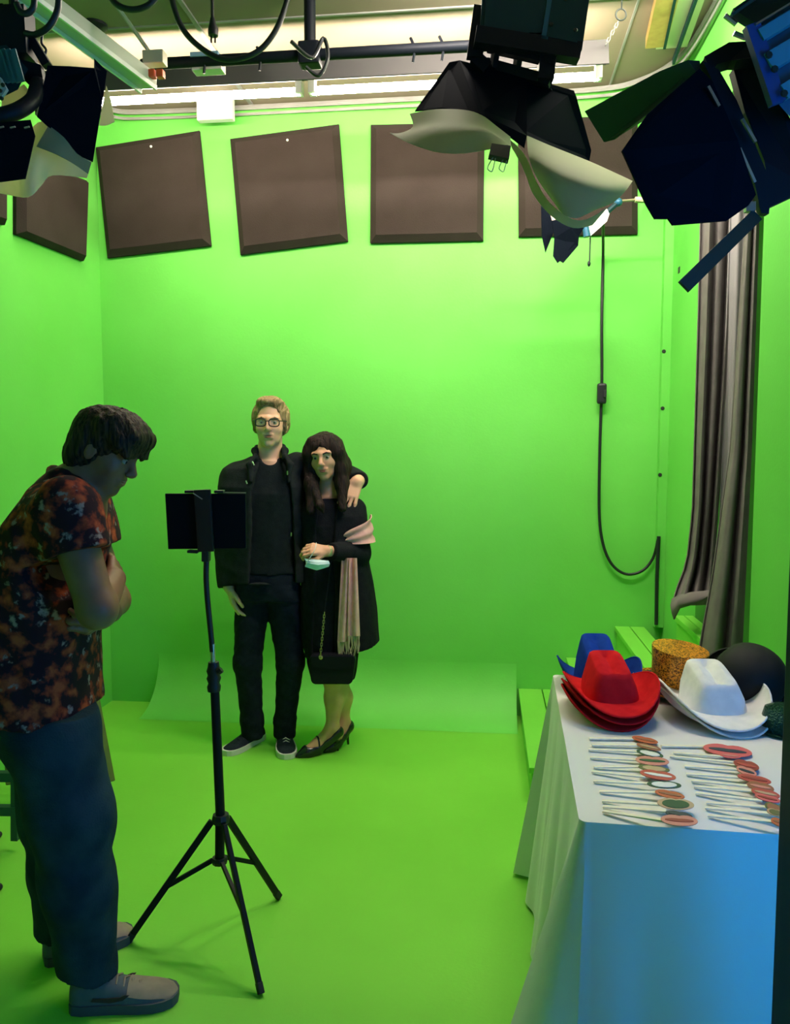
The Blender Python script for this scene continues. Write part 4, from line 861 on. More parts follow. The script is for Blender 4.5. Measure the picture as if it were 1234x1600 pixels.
class Head:
    """head frame: f forward, l lateral (person's left), u up"""
    def __init__(s, c, f, u, sc=1.0):
        s.c = Vector(c); s.f = Vector(f).normalized(); s.u = Vector(u); s.u = (s.u - s.f * s.u.dot(s.f)).normalized(); s.l = s.u.cross(s.f); s.sc = sc
        s.M = [list(s.f), list(s.l), list(s.u)]
    def p(s, f, l, u): return s.c + (s.f * f + s.l * l + s.u * u) * s.sc
    def e(s, F, c, r, k=0.02, sub=False): F.ell(s.p(*c), [q * s.sc for q in r], s.M, k, sub)
    def skull(s, F, fem=False):
        s.e(F, (-0.012, 0, 0.034), (0.096, 0.076, 0.082), 0.01); s.e(F, (0.028, 0, -0.030), (0.060, 0.060 if not fem else 0.056, 0.082), 0.03)
        s.e(F, (0.034, 0, -0.074), (0.046, 0.046 if not fem else 0.038, 0.036), 0.025)
        F.cap(s.p(0.066, -0.006, -0.100), s.p(0.066, 0.006, -0.100), 0.016 * s.sc, k=0.015)
        for q in (-1, 1):
            s.e(F, (0.050, q * 0.037, -0.030), (0.026, 0.024, 0.022), 0.018)
            F.cap(s.p(0.083, 0, 0.020), s.p(0.072, q * 0.042, 0.022), 0.012 * s.sc, 0.010 * s.sc, k=0.012)
            F.cap(s.p(0.103, q * 0.029, 0.003), s.p(0.100, q * 0.036, 0.003), 0.0135 * s.sc, k=0.010, sub=True)
            F.cap(s.p(0.100, q * 0.005, -0.034), s.p(0.098, q * 0.011, -0.034), 0.0085 * s.sc, k=0.005)
            s.e(F, (-0.010, q * 0.078, -0.004), (0.018, 0.008, 0.030), 0.008); s.e(F, (-0.004, q * 0.086, -0.002), (0.009, 0.006, 0.017), 0.004, True)
        F.cap(s.p(0.086, 0, 0.014), s.p(0.108, 0, -0.027), 0.008 * s.sc, 0.0115 * s.sc, k=0.010)
        F.cap(s.p(0.084, -0.020, -0.057), s.p(0.084, 0.020, -0.057), 0.0065 * s.sc, k=0.008); F.cap(s.p(0.083, -0.016, -0.070), s.p(0.083, 0.016, -0.070), 0.0075 * s.sc, k=0.008)
        F.cap(s.p(0.094, -0.026, -0.062), s.p(0.094, 0.026, -0.062), 0.003 * s.sc, k=0.004, sub=True)
    def face_parts(s, root, brow_m, lip_m, W):
        for q in (-1, 1):
            o = MB().ball(W @ s.p(0.0768, q * 0.031, 0.003), 0.0105 * s.sc).build('eye', EYE, root, smooth=80)
            MB().ball(W @ s.p(0.0824, q * 0.031, 0.002), 0.0060 * s.sc).build('iris', IRIS, o, smooth=80)
            MB().tube([W @ s.p(0.094, q * 0.013, 0.020), W @ s.p(0.093, q * 0.032, 0.026), W @ s.p(0.080, q * 0.048, 0.021)], [0.003, 0.004, 0.002], 6).build('eyebrow', brow_m, root, smooth=80)
        R3 = Matrix((s.l, s.f, s.u)).transposed(); R3 = W.to_3x3() @ R3
        MB().tube(bez([W @ s.p(0.075, -0.032, -0.051), W @ s.p(0.0885, -0.015, -0.059), W @ s.p(0.0905, 0, -0.061), W @ s.p(0.0885, 0.015, -0.059), W @ s.p(0.075, 0.032, -0.051)], 4), [0.0012 + 0.0016 * math.sin(math.pi * k / 16) for k in range(17)], 8).tube(bez([W @ s.p(0.075, -0.031, -0.052), W @ s.p(0.088, -0.014, -0.066), W @ s.p(0.0905, 0, -0.0695), W @ s.p(0.088, 0.014, -0.066), W @ s.p(0.075, 0.031, -0.052)], 4), [0.0012 + 0.0022 * math.sin(math.pi * k / 16) for k in range(17)], 8).build('lips', lip_m, root, smooth=80)

def hand(F, wrist, d, n, side, curl=0.3, splay=0.10, thumb=0.5, sc=1.0, k=0.006, spread_curl=(0, 0, 0, 0)):
    """wrist point, d finger direction, n back-of-hand normal, side: +1 thumb on the (d x n) side"""
    w = Vector(wrist); d = Vector(d).normalized(); n = Vector(n); n = (n - d * n.dot(d)).normalized(); a = d.cross(n) * side
    kn = []
    for i, (o, L) in enumerate(((0.030, 0.088), (0.010, 0.092), (-0.010, 0.088), (-0.029, 0.080))):
        q = w + (d * L + a * o) * sc; kn.append(q); F.cap(w + (a * o * 0.5 + d * 0.005) * sc, q, 0.0145 * sc, 0.0115 * sc, k=0.012)
    lens = ((0.042, 0.025, 0.02), (0.047, 0.029, 0.021), (0.043, 0.027, 0.021), (0.034, 0.02, 0.018))
    for i in range(4):
        dd = (d + a * splay * (1.5 - i) / 1.5).normalized(); p = kn[i]; ang = 0
        for j in range(3):
            ang += (curl + spread_curl[i]) * (0.8, 1.1, 0.8)[j]; dr = dd * math.cos(ang) - n * math.sin(ang)
            e = p + dr * lens[i][j] * sc; F.cap(p, e, (0.0098, 0.0090, 0.0080)[j] * sc, (0.0090, 0.0080, 0.0070)[j] * sc, k=0.004); p = e
    t0 = w + (d * 0.02 + a * 0.022) * sc; t1 = t0 + (d * 0.035 + a * 0.030 - n * 0.012) * sc; t2 = t1 + (d * 0.033 + a * (0.03 - 0.04 * thumb) - n * 0.02 * thumb) * sc; t3 = t2 + (d * 0.026 - a * 0.02 * thumb - n * 0.012) * sc
    F.cap(t0, t1, 0.015 * sc, 0.0115 * sc, k=0.01); F.cap(t1, t2, 0.0112 * sc, 0.0098 * sc, k=0.004); F.cap(t2, t3, 0.0098 * sc, 0.008 * sc, k=0.004)

def skin(n, c, c2): 
    m = mat(n, c, 0.5, col2=c2, scale=18, spec=0.35); m.node_tree.nodes['Principled BSDF'].inputs['Subsurface Weight'].default_value = 0.08
    m.node_tree.nodes['Principled BSDF'].inputs['Subsurface Radius'].default_value = (0.012, 0.005, 0.003); return m
SKIN_M = skin('skin_light', (0.80, 0.45, 0.29), (0.74, 0.40, 0.25)); SKIN_W = skin('skin_warm', (0.66, 0.35, 0.21), (0.60, 0.30, 0.18)); SKIN_B = skin('skin_tan', (0.24, 0.11, 0.062), (0.20, 0.09, 0.05))
EYE = mat('eye_white', (0.32, 0.27, 0.24), 0.7, spec=0.05); IRIS = mat('iris_dark', (0.02, 0.015, 0.01), 0.6, spec=0.1)
LIP = mat('lip_rose', (0.36, 0.10, 0.08), 0.5); LIPW = mat('lip_red', (0.40, 0.07, 0.07), 0.45)
def cloth(n, c, c2, sc=40): return mat(n, c, 0.9, col2=c2, scale=sc, bump=0.25, bscale=180, spec=0.12)
BLK1 = cloth('black_jacket', (0.010, 0.013, 0.014), (0.014, 0.018, 0.019)); BLK2 = cloth('black_tshirt', (0.007, 0.010, 0.012), (0.010, 0.014, 0.016)); BLK3 = cloth('black_wool', (0.006, 0.007, 0.010), (0.009, 0.010, 0.013))
DENIM1 = cloth('dark_jeans', (0.007, 0.010, 0.018), (0.011, 0.015, 0.024)); DENIM2 = cloth('blue_jeans', (0.010, 0.024, 0.042), (0.022, 0.045, 0.068), 9)
def hair_mat(n, c, c2):
    m = mat(n, c, 0.6, spec=0.12); nt = m.node_tree; b = nt.nodes['Principled BSDF']; tc = nt.nodes.new('ShaderNodeTexCoord'); mp = nt.nodes.new('ShaderNodeMapping'); mp.inputs['Scale'].default_value = (160, 160, 14)
    no = nt.nodes.new('ShaderNodeTexNoise'); no.inputs['Scale'].default_value = 1.0; no.inputs['Detail'].default_value = 4; r = nt.nodes.new('ShaderNodeValToRGB'); r.color_ramp.elements[0].position = 0.35; r.color_ramp.elements[1].position = 0.68
    r.color_ramp.elements[0].color = (*c, 1); r.color_ramp.elements[1].color = (*c2, 1); bp = nt.nodes.new('ShaderNodeBump'); bp.inputs['Strength'].default_value = 0.8; bp.inputs['Distance'].default_value = 0.006
    nt.links.new(tc.outputs['Object'], mp.inputs[0]); nt.links.new(mp.outputs[0], no.inputs['Vector']); nt.links.new(no.outputs['Fac'], r.inputs[0]); nt.links.new(r.outputs[0], b.inputs['Base Color']); nt.links.new(no.outputs['Fac'], bp.inputs['Height']); nt.links.new(bp.outputs['Normal'], b.inputs['Normal']); return m
HAIR_M = hair_mat('grey_blond_hair', (0.14, 0.095, 0.04), (0.42, 0.29, 0.15)); HAIR_W = hair_mat('dark_brown_hair', (0.008, 0.006, 0.007), (0.035, 0.018, 0.014)); HAIR_B = hair_mat('brown_hair', (0.008, 0.007, 0.008), (0.07, 0.038, 0.022))

def shoe(parent, heel, toe, up_m, sole_m, width=0.092, h=1.0, lace_m=None, collar=0.1, name='shoe', label=None):
    heel = Vector((heel.x, heel.y, 0)); toe = Vector((toe.x, toe.y, 0)); d = (toe - heel); L = d.length; d.normalize(); s = Vector((-d.y, d.x, 0)); k = width / 0.092
    prof = [(0.0, 0.020, 0.070), (0.03, 0.030, 0.084), (0.12, 0.036, 0.094), (0.28, 0.037, 0.092), (0.40, 0.038, 0.082), (0.52, 0.041, 0.068), (0.66, 0.045, 0.055), (0.80, 0.045, 0.046), (0.90, 0.039, 0.040), (0.96, 0.028, 0.034), (1.0, 0.010, 0.024)]
    def ring(t, w, z0, z1, e=1.0):
        return [heel + d * (t * L) + s * (w * k * math.cos(a)) + Vector((0, 0, z0 + (z1 - z0) * max(0, math.sin(a)) ** 0.75)) for a in [math.pi * q / 14 for q in range(15)]]
    rows = [ring(t, w, 0.016, hh * h) for t, w, hh in prof]
    mb = MB().sheet(rows); mb.f.append(tuple(range(15))); k0 = (len(prof) - 1) * 15; mb.f.append(tuple(k0 + q for q in range(15)))
    o = mb.build(name, up_m, parent, smooth=60, label=label)
    out = [(t, w + 0.004) for t, w, _ in prof]; pts = [heel + d * (t * L + (0.004 if t > 0.95 else 0)) + s * w * k for t, w in out] + [heel + d * (t * L + (0.004 if t > 0.95 else 0)) - s * w * k for t, w in reversed(out)]
    vs = [q + Vector((0, 0, 0.001)) for q in pts] + [q + Vector((0, 0, 0.027)) for q in pts]; n = len(pts)
    MB().add(vs, [tuple(range(n))[::-1], tuple(range(n, 2 * n))] + [(i, (i + 1) % n, n + (i + 1) % n, n + i) for i in range(n)]).build('sole', sole_m, o, smooth=30)
    if lace_m:
        for t in (0.44, 0.51, 0.58, 0.65):
            hh = interp(t, [(a, c) for a, _, c in prof]) * h; w = 0.02 * k; c = heel + d * (t * L)
            MB().tube([c - s * w + Vector((0, 0, hh - 0.008)), c + Vector((0, 0, hh + 0.004)), c + s * w + d * 0.008 + Vector((0, 0, hh - 0.008))], 0.003, 6).build('lace', lace_m, o, smooth=80)
    return o, heel, d, s, L
# ------------------------------------------------------------------ the man
def fwd(q): return q.dot(Vector((-_sy, _cy, 0)))
g0 = PZ(412, 1168); DM = fwd(g0)
man = thing('person', 'man in glasses, black jacket and dark jeans with his arm around the woman', 'person', (g0.x, g0.y, 0), YAW)
Wm = WM[man]; Wi = Wm.inverted()
def L(px, py, v=0.0): return Wi @ P(px, py, DM + v)
def zl(py): return L(412, py).z
def st(rows): return [(L(px, py, v).z, L(px, py, v).x, v, rx, ry) for py, px, v, rx, ry in rows]
hd = Head(L(422.5, 661, -0.02), (0.02, -1, -0.02), (0.02, 0, 1), 1.0)
R_sh, R_el, R_wr = L(368, 748, 0.01), L(353, 834, 0.04), L(358, 917, -0.03)
L_sh, L_el, L_wr = L(464, 729, 0.02), L(530, 738, 0.20), L(561, 750, 0.03)
F = Field((-0.42, -0.32, -0.01), (0.68, 0.42, 1.86), 0.0042, [(1.42, 1.86, 0.0034), (0.70, 0.86, 0.0036)])
hd.skull(F)
F.cap(hd.p(-0.022, 0, -0.055), L(420, 722, 0.015), 0.056, 0.064, k=0.02)
F.loft(st([(722, 419, 0.01, 0.07, 0.06), (738, 416, 0.01, 0.165, 0.08), (770, 413, 0, 0.16, 0.09), (850, 415, 0, 0.135, 0.09), (930, 418, 0, 0.135, 0.09)]), k=0.03)
F.chain([R_sh, R_el, R_wr], [0.05, 0.042, 0.030]); F.chain([L_sh, L_el, L_wr], [0.05, 0.042, 0.030])
for hx, kx, ax in ((397, 387, 394), (440, 455, 445)): F.chain([L(hx, 925), L(kx, 1035, -0.01), L(ax, 1140, 0.05)], [0.075, 0.052, 0.038], 0.03)
hand(F, R_wr, L(366, 950, -0.05) - R_wr, (-0.9, -0.3, 0), -1, curl=0.35, splay=0.06)
hand(F, L_wr + Vector((-0.004, -0.055, -0.002)), Vector((-0.035, -0.035, -0.075)), (0.12, -0.9, 0.42), 1, curl=0.16, splay=0.22, thumb=0.2)
F.cap(L_wr, L_wr + Vector((-0.006, -0.06, -0.004)), 0.030, 0.026, k=0.02)
F.build('body', SKIN_M, man)
hd.face_parts(man, HAIR_M, LIP, Wm)
# hair
F = Field(tuple(hd.c - Vector((0.13, 0.16, 0.14))), tuple(hd.c + Vector((0.13, 0.16, 0.18))), 0.0034)
hd.e(F, (-0.018, 0, 0.040), (0.102, 0.088, 0.090), 0.01)
for q in (-1, 1): hd.e(F, (-0.010, q * 0.074, 0.010), (0.044, 0.017, 0.055), 0.02)
hd.e(F, (0.030, -0.012, 0.102), (0.056, 0.050, 0.024), 0.025)
hd.e(F, (0.038, 0.026, 0.100), (0.040, 0.036, 0.020), 0.025)
hd.e(F, (-0.03, 0, -0.02), (0.075, 0.082, 0.06), 0.03)
hd.e(F, (0.100, 0, -0.014), (0.085, 0.068, 0.102), 0.016, True)
hd.e(F, (0.03, 0, -0.12), (0.12, 0.2, 0.078), 0.012, True)
for q in (-1, 1): hd.e(F, (0.0, q * 0.096, -0.034), (0.026, 0.02, 0.034), 0.01, True)
F.wrinkle(0.003, (210, 280, 160), 4, 0.3)
F.build('hair', HAIR_M, man)
# glasses
gl = MB()
frame = None
for q in (-1, 1):
    pts = [Wm @ hd.p(0.112, q * 0.032 + 0.025 * math.copysign(abs(math.cos(a)) ** 0.7, math.cos(a)), 0.001 + 0.018 * math.copysign(abs(math.sin(a)) ** 0.7, math.sin(a))) for a in [2 * math.pi * k / 24 for k in range(24)]]
    gl.tube(pts, 0.0028, 6, closed=True)
    gl.tube([Wm @ hd.p(0.110, q * 0.057, 0.010), Wm @ hd.p(0.06, q * 0.078, 0.010), Wm @ hd.p(0.0, q * 0.086, 0.010), Wm @ hd.p(-0.02, q * 0.086, -0.004)], 0.0024, 6)
gl.tube([Wm @ hd.p(0.112, -0.008, 0.006), Wm @ hd.p(0.114, 0.0, 0.009), Wm @ hd.p(0.112, 0.008, 0.006)], 0.0026, 6)
gl = gl.build('glasses', BLACKP, man, smooth=60, label='dark framed glasses')
LENS = mat('lens_glass', (0.35, 0.42, 0.42), 0.05, spec=0.6); LENS.node_tree.nodes['Principled BSDF'].inputs['Alpha'].default_value = 0.12
for q in (-1, 1):
    MB().plate([Wm @ hd.p(0.111, q * 0.032 + 0.0245 * math.copysign(abs(math.cos(a)) ** 0.7, math.cos(a)), 0.001 + 0.0175 * math.copysign(abs(math.sin(a)) ** 0.7, math.sin(a))) for a in [2 * math.pi * k / 20 for k in range(20)]], 0.0015).build('lens', LENS, gl)
# t-shirt
F = Field((-0.28, -0.2, 0.82), (0.28, 0.2, 1.52), 0.0055)
F.loft(st([(716, 419.5, 0.01, 0.075, 0.070), (724, 418, 0.01, 0.115, 0.085), (738, 416, 0.01, 0.175, 0.098), (770, 413, 0, 0.185, 0.118), (850, 415, 0, 0.162, 0.118), (893, 417, 0, 0.168, 0.122)]), k=0.01)
F.cap(L(421, 700, -0.02), L(421, 712, -0.06), 0.060, 0.048, k=0.01, sub=True)
F.wrinkle(0.0035, (38, 55, 80), 2)
F.build('t_shirt', BLK2, man)
# jacket
F = Field((-0.40, -0.26, 0.78), (0.62, 0.40, 1.56), 0.0052)
F.loft(st([(712, 420, 0.015, 0.085, 0.080), (720, 417, 0.015, 0.125, 0.095), (732, 413, 0.01, 0.19, 0.115), (760, 411, 0.0, 0.215, 0.135), (850, 415, 0, 0.20, 0.140), (906, 417, 0, 0.205, 0.145)]), k=0.01)
F.loft([(z, x, y - 0.10, rx, 0.30) for z, x, y, rx, _ in st([(700, 421, -0.2, 0.058, 0), (722, 420, -0.2, 0.068, 0), (770, 420, -0.2, 0.098, 0), (850, 421, -0.2, 0.106, 0), (915, 422, -0.2, 0.115, 0)])], k=0.01, sub=True, e=4)
F.loft(st([(700, 421, -0.005, 0.07, 0.07), (740, 418, 0.0, 0.08, 0.08)]), k=0.01, sub=True)
F.chain([R_sh, R_el, R_wr + Vector((0, 0, -0.03))], [0.072, 0.066, 0.056], 0.045)
F.chain([L_sh, L_el, L_wr + Vector((0.002, -0.012, 0.0))], [0.074, 0.062, 0.047], 0.03)
F.cutcap(R_wr + Vector((0, 0, 0.0)), None, (R_wr - R_el), 0.10); F.cutcap(L_wr + Vector((-0.002, -0.022, -0.002)), None, Vector((-0.1, -0.9, -0.2)), 0.085)
for q, x0 in ((-1, 398), (1, 445)):
    F.chain([L(x0 - q * 2, 716, -0.075), L(x0, 704, -0.02), L(x0 - q * 4, 700, 0.045), L(421, 700, 0.085)], [0.014, 0.017, 0.017, 0.016], 0.015)
    F.chain([L(x0, 712, -0.075), L(x0 + q * 9, 726, -0.112), L(x0 + q * 6, 752, -0.132)], [0.012, 0.013, 0.008], 0.012)
F.wrinkle(0.0045, (30, 45, 70), 7)
jk = F.build('jacket', BLK1, man)
for (x, y), (x2, y2), v in (((394, 721), (397, 727), -0.135), ((384, 751), (386, 756), -0.15), ((449, 736), (449, 742), -0.145), ((455, 832), (455, 838), -0.14)):
    MB().tube([P(x, y, DM + v), P(x2, y2, DM + v)], 0.0035, 6).build('zip_pull', STEEL, jk)
# jeans
F = Field((-0.25, -0.20, 0.03), (0.28, 0.22, 1.0), 0.0055)
F.loft(st([(868, 416, 0, 0.150, 0.108), (880, 416, 0, 0.155, 0.115), (905, 417, 0, 0.165, 0.12), (935, 418, 0.0, 0.165, 0.115)]), k=0.03)
for hx, kx, ax in ((395, 387, 394), (443, 455, 445)): F.chain([L(hx, 932), L(kx - (0 if hx < 400 else 1), 1035, -0.01), L(ax, 1128, 0.03), L(ax, 1146, 0.035)], [0.088, 0.068, 0.055, 0.056], 0.025)
for ax in (394, 445): F.cutcap(L(ax, 1152, 0.035), None, (0, 0, -1), 0.14)
F.wrinkle(0.0045, (35, 50, 85, 120), 3)
F.build('jeans', DENIM1, man)
CANV = cloth('dark_canvas', (0.012, 0.018, 0.025), (0.018, 0.025, 0.035)); SOLEW = mat('white_rubber', (0.62, 0.60, 0.55), 0.6)
shoe(man, PZ(409, 1152), PZ(352, 1181), CANV, SOLEW, 0.095, 0.9, CANV)
shoe(man, PZ(443, 1150), PZ(449, 1187), CANV, SOLEW, 0.098, 0.9, SOLEW)

# ------------------------------------------------------------------ the woman
g0 = PZ(515, 1170); DW = fwd(g0)
wom = thing('person', 'woman with long dark hair in a black coat with a pink scarf', 'person', (g0.x, g0.y, 0), YAW)
Ww = WM[wom]; Wi2 = Ww.inverted()
def L(px, py, v=0.0): return Wi2 @ P(px, py, DW + v)
hw = Head(L(508, 713, -0.03), (-0.16, -1, -0.10), (-0.10, 0, 1), 0.95)
R_sh, R_el, R_wr = L(486, 796, 0.0), L(474, 858, 0.12), L(462, 835, 0.22)
L_sh, L_el, L_wr = L(553, 797, 0.0), L(560, 864, -0.05), L(512, 861, -0.20)
F = Field((-0.26, -0.38, -0.01), (0.26, 0.30, 1.68), 0.0042, [(1.30, 1.68, 0.0034), (0.95, 1.10, 0.0034)])
hw.skull(F, True)
F.cap(hw.p(-0.02, 0, -0.06), L(513, 780, 0.01), 0.045, 0.052, k=0.02)
F.loft(st([(778, 513, 0.01, 0.06, 0.05), (795, 515, 0.01, 0.13, 0.07), (840, 516, 0, 0.13, 0.09), (940, 517, 0, 0.13, 0.09)]), k=0.03)
F.chain([R_sh, R_el, R_wr], [0.042, 0.036, 0.026]); F.chain([L_sh, L_el, L_wr], [0.042, 0.036, 0.025])
hand(F, L_wr, L(478, 857, -0.23) - L_wr, (-0.25, -0.75, 0.6), -1, curl=0.75, splay=0.05, thumb=0.9, sc=0.88)
hand(F, R_wr, Vector((-0.06, 0.02, 0.02)), (0, 1, 0), 1, curl=0.3, sc=0.88)
heelF, toeF = PZ(528, 1173), PZ(463, 1184)
heelB, toeB = PZ(544, 1163), PZ(506, 1176)
for kx, kv, heel, toe, an in ((516, -0.02, heelF, toeF, (519, 1136)), (524, 0.03, heelB, toeB, (536, 1126))):
    D_h = fwd(heel) - DW; ank = L(an[0], an[1], D_h); hl = Wi2 @ heel; tl = Wi2 @ toe
    F.chain([L(kx, 960, kv), L(kx + 4, 1058, kv - 0.02), L((kx + an[0]) / 2 + 5, 1090, (kv + D_h) / 2 + 0.02), ank], [0.07, 0.048, 0.048, 0.031], 0.03)
    F.chain([ank, hl + Vector((0, 0, 0.090))], [0.030, 0.026], 0.02)
    F.chain([ank + Vector((0, 0, -0.005)), hl * 0.5 + tl * 0.5 + Vector((0, 0, 0.058)), hl * 0.22 + tl * 0.78 + Vector((0, 0, 0.026)), hl * 0.1 + tl * 0.9 + Vector((0, 0, 0.018))], [0.031, 0.024, 0.017, 0.008], 0.02)
    F.cap(hl + Vector((0, 0, 0.085)), hl * 0.4 + tl * 0.6 + Vector((0, 0, 0.035)), 0.021, 0.022, k=0.02)
F.build('body', SKIN_W, wom)
hw.face_parts(wom, HAIR_W, LIPW, Ww)
F = Field(tuple(hw.c - Vector((0.16, 0.17, 0.34))), tuple(hw.c + Vector((0.16, 0.17, 0.16))), 0.0042)
hw.e(F, (-0.018, 0, 0.038), (0.104, 0.085, 0.089), 0.01)
for q, px, py in ((-1, 486, 772), (1, 534, 768)):
    F.chain([hw.p(0.03, q * 0.050, 0.085), hw.p(0.035, q * 0.076, 0.02), hw.p(0.025, q * 0.080, -0.07), L(px, 755, -0.065), L(px + q * 1, py + 26, -0.115)], [0.022, 0.025, 0.028, 0.031, 0.020], 0.03)
    F.chain([hw.p(0.0, q * 0.06, 0.05), hw.p(-0.03, q * 0.066, -0.06), L(px + q * -4, 782, 0.03)], [0.04, 0.05, 0.035], 0.03)
F.chain([hw.p(-0.05, 0, 0.0), hw.p(-0.06, 0, -0.10), L(511, 785, 0.06)], [0.07, 0.065, 0.05], 0.03)
F.chain([L(490, 762, -0.09), L(500, 790, -0.128), L(505, 800, -0.13)], [0.022, 0.018, 0.008], 0.02)
hw.e(F, (0.125, 0.004, -0.034), (0.085, 0.047, 0.104), 0.010, True)
F.wrinkle(0.0022, (170, 240, 300), 9, 0.08)
F.build('hair', HAIR_W, wom)
# dress and coat
F = Field((-0.24, -0.2, 0.36), (0.24, 0.22, 1.34), 0.0055)
F.loft(st([(778, 513, 0.01, 0.085, 0.065), (790, 514, 0.01, 0.125, 0.08), (820, 515, 0, 0.142, 0.10), (870, 516, 0, 0.135, 0.10), (930, 517, 0, 0.155, 0.115), (1000, 518, 0, 0.145, 0.11), (1058, 520, 0, 0.112, 0.095)]), k=0.01)
F.wrinkle(0.003, (40, 60), 5); F.build('dress', BLK3, wom)
F = Field((-0.28, -0.34, 0.46), (0.34, 0.28, 1.36), 0.0052)
F.loft(st([(784, 515, 0.015, 0.09, 0.08), (791, 516, 0.01, 0.13, 0.095), (805, 518, 0.01, 0.155, 0.115), (850, 523, 0.01, 0.16, 0.125), (900, 527, 0.01, 0.172, 0.135), (950, 531, 0.01, 0.182, 0.142), (1000, 534, 0.01, 0.188, 0.148), (1022, 534, 0.01, 0.190, 0.150)]), k=0.01)
F.loft([(z, x, y - 0.12, rx, 0.30) for z, x, y, rx, _ in st([(776, 508, -0.2, 0.05, 0), (830, 506, -0.2, 0.045, 0), (1030, 503, -0.2, 0.06, 0)])], k=0.01, sub=True, e=4)
F.cut(L(540, 1016, 0), (0.26, 0, -1))
F.chain([R_sh, R_el, R_wr], [0.058, 0.050, 0.042], 0.03)
F.chain([L_sh, L_el], [0.062, 0.056], 0.03); F.chain([L_el, L_wr + (L_el - L_wr) * 0.05], [0.056, 0.042], 0.02)
F.cutcap(L_wr + (L_el - L_wr) * 0.10, None, (L_wr - L_el), 0.07)
F.wrinkle(0.004, (26, 40, 60), 6); F.build('coat', BLK3, wom)
wr = Ww @ (L_wr + (L_el - L_wr) * 0.0); dwr = (Ww.to_3x3() @ (L_el - L_wr)).normalized()
MB().lathe([(0.027, -0.006), (0.029, 0), (0.027, 0.006)], wr, dwr, 18).build('bracelet', mat('pale_gold', (0.75, 0.62, 0.42), 0.3, metal=0.7), wom, smooth=60)
# pink scarf
SCARF = mat('pink_scarf', (0.74, 0.40, 0.37), 0.9, col2=(0.66, 0.33, 0.31), scale=30, bump=0.15, bscale=300, spec=0.1)
FR = mat('scarf_fringe', (0.50, 0.36, 0.24), 0.9)
rows = []
for i in range(9):
    f = i / 8; row = []
    for j in range(25):
        a = -1.25 + 2.9 * j / 24; rr = 0.080 + 0.006 * math.sin(4.2 * f * math.pi + 1.2 * a) + 0.004 * f
        cxp = 553 + 5 * f; y = (842 - 38 * (j / 24) ** 0.7) * (1 - f) + (848 - 2 * j / 24) * f
        c = P(cxp, y, DW - 0.035); x_ = Vector((_cy, _sy, 0)); y_ = Vector((-_sy, _cy, 0))
        row.append(c + x_ * (rr * math.sin(a + 0.2)) - y_ * (rr * math.cos(a + 0.2)))
    rows.append(row)
sc = MB().sheet(rows, 0.004)
for x0, x1, x0b, x1b, yb, v0 in ((534, 549, 527, 544, 1003, -0.165), (545, 557, 543, 562, 994, -0.172)):
    rr = []
    for i in range(15):
        f = i / 14; y = 872 + (yb - 872) * f; l = x0 + (x0b - x0) * f; r = x1 + (x1b - x1) * f
        rr.append([P(l + (r - l) * j / 10, y, DW + v0 + 0.012 * math.sin(j * 0.75 + 1.2 * f + x0) - 0.008 * math.sin(f * 3)) for j in range(11)])
    sc.sheet(rr, 0.004)
sc = sc.build('scarf', SCARF, wom, smooth=70)
rnd = random.Random(5)
fr = MB()
for x0b, x1b, yb, v0 in ((527, 544, 1003, -0.165), (543, 562, 994, -0.172)):
    for k in range(12):
        x = x0b + (x1b - x0b) * (k + 0.5) / 12; e = rnd.uniform(24, 32)
        fr.tube([P(x, yb - 1, DW + v0), P(x + rnd.uniform(-2, 2), yb + e / 2, DW + v0 - 0.003), P(x + rnd.uniform(-3, 3), yb + e, DW + v0 + rnd.uniform(-0.01, 0.01))], [0.0024, 0.0028, 0.0016], 5)
tag(fr.build('fringe', FR, sc, smooth=70), kind='stuff')
# shoes with heels
PATENT = mat('black_patent', (0.006, 0.007, 0.010), 0.22, spec=0.6)
def pump(heel, toe):
    hl = Wi2 @ heel; tl = Wi2 @ toe; hl.z = tl.z = 0; at = lambda t, z: hl + (tl - hl) * t + Vector((0, 0, z))
    F = Field((min(hl.x, tl.x) - 0.06, min(hl.y, tl.y) - 0.06, -0.03), (max(hl.x, tl.x) + 0.06, max(hl.y, tl.y) + 0.06, 0.16), 0.0032)
    F.chain([at(0.02, 0.098), at(0.28, 0.066), at(0.52, 0.034), at(0.74, 0.020), at(0.92, 0.010), at(1.0, 0.006)], [0.034, 0.033, 0.034, 0.034, 0.016, 0.005], 0.015)
    for a, b, ra, rb in ((0.04, 0.30, 0.034, 0.036), (0.30, 0.52, 0.036, 0.035), (0.52, 0.66, 0.035, 0.024)):
        z = lambda t: interp(t, [(0.04, 0.152), (0.30, 0.108), (0.52, 0.074), (0.66, 0.056)])
        F.cap(at(a, z(a)), at(b, z(b)), ra, rb, k=0.009, sub=True)
    F.cut((0, 0, 0.001), (0, 0, -1))
    sh = F.build('shoe', PATENT, wom)
    W_ = lambda q: Ww @ q
    MB().tube([W_(at(0.04, 0.075)), W_(at(0.03, 0.04)), W_(at(0.0, 0.001))], [0.017, 0.008, 0.0055], 8).build('heel', PATENT, sh, smooth=60)
    sd = (tl - hl).normalized(); sd = Vector((-sd.y, sd.x, 0))
    MB().tube([W_(at(0.50, 0.030) + sd * (0.034 * math.cos(a)) + Vector((0, 0, 0.060 * math.sin(a)))) for a in [math.pi * q / 12 for q in range(13)]], 0.005, 6).build('strap', PATENT, sh, smooth=60)
pump(heelF, toeF); pump(heelB, toeB)
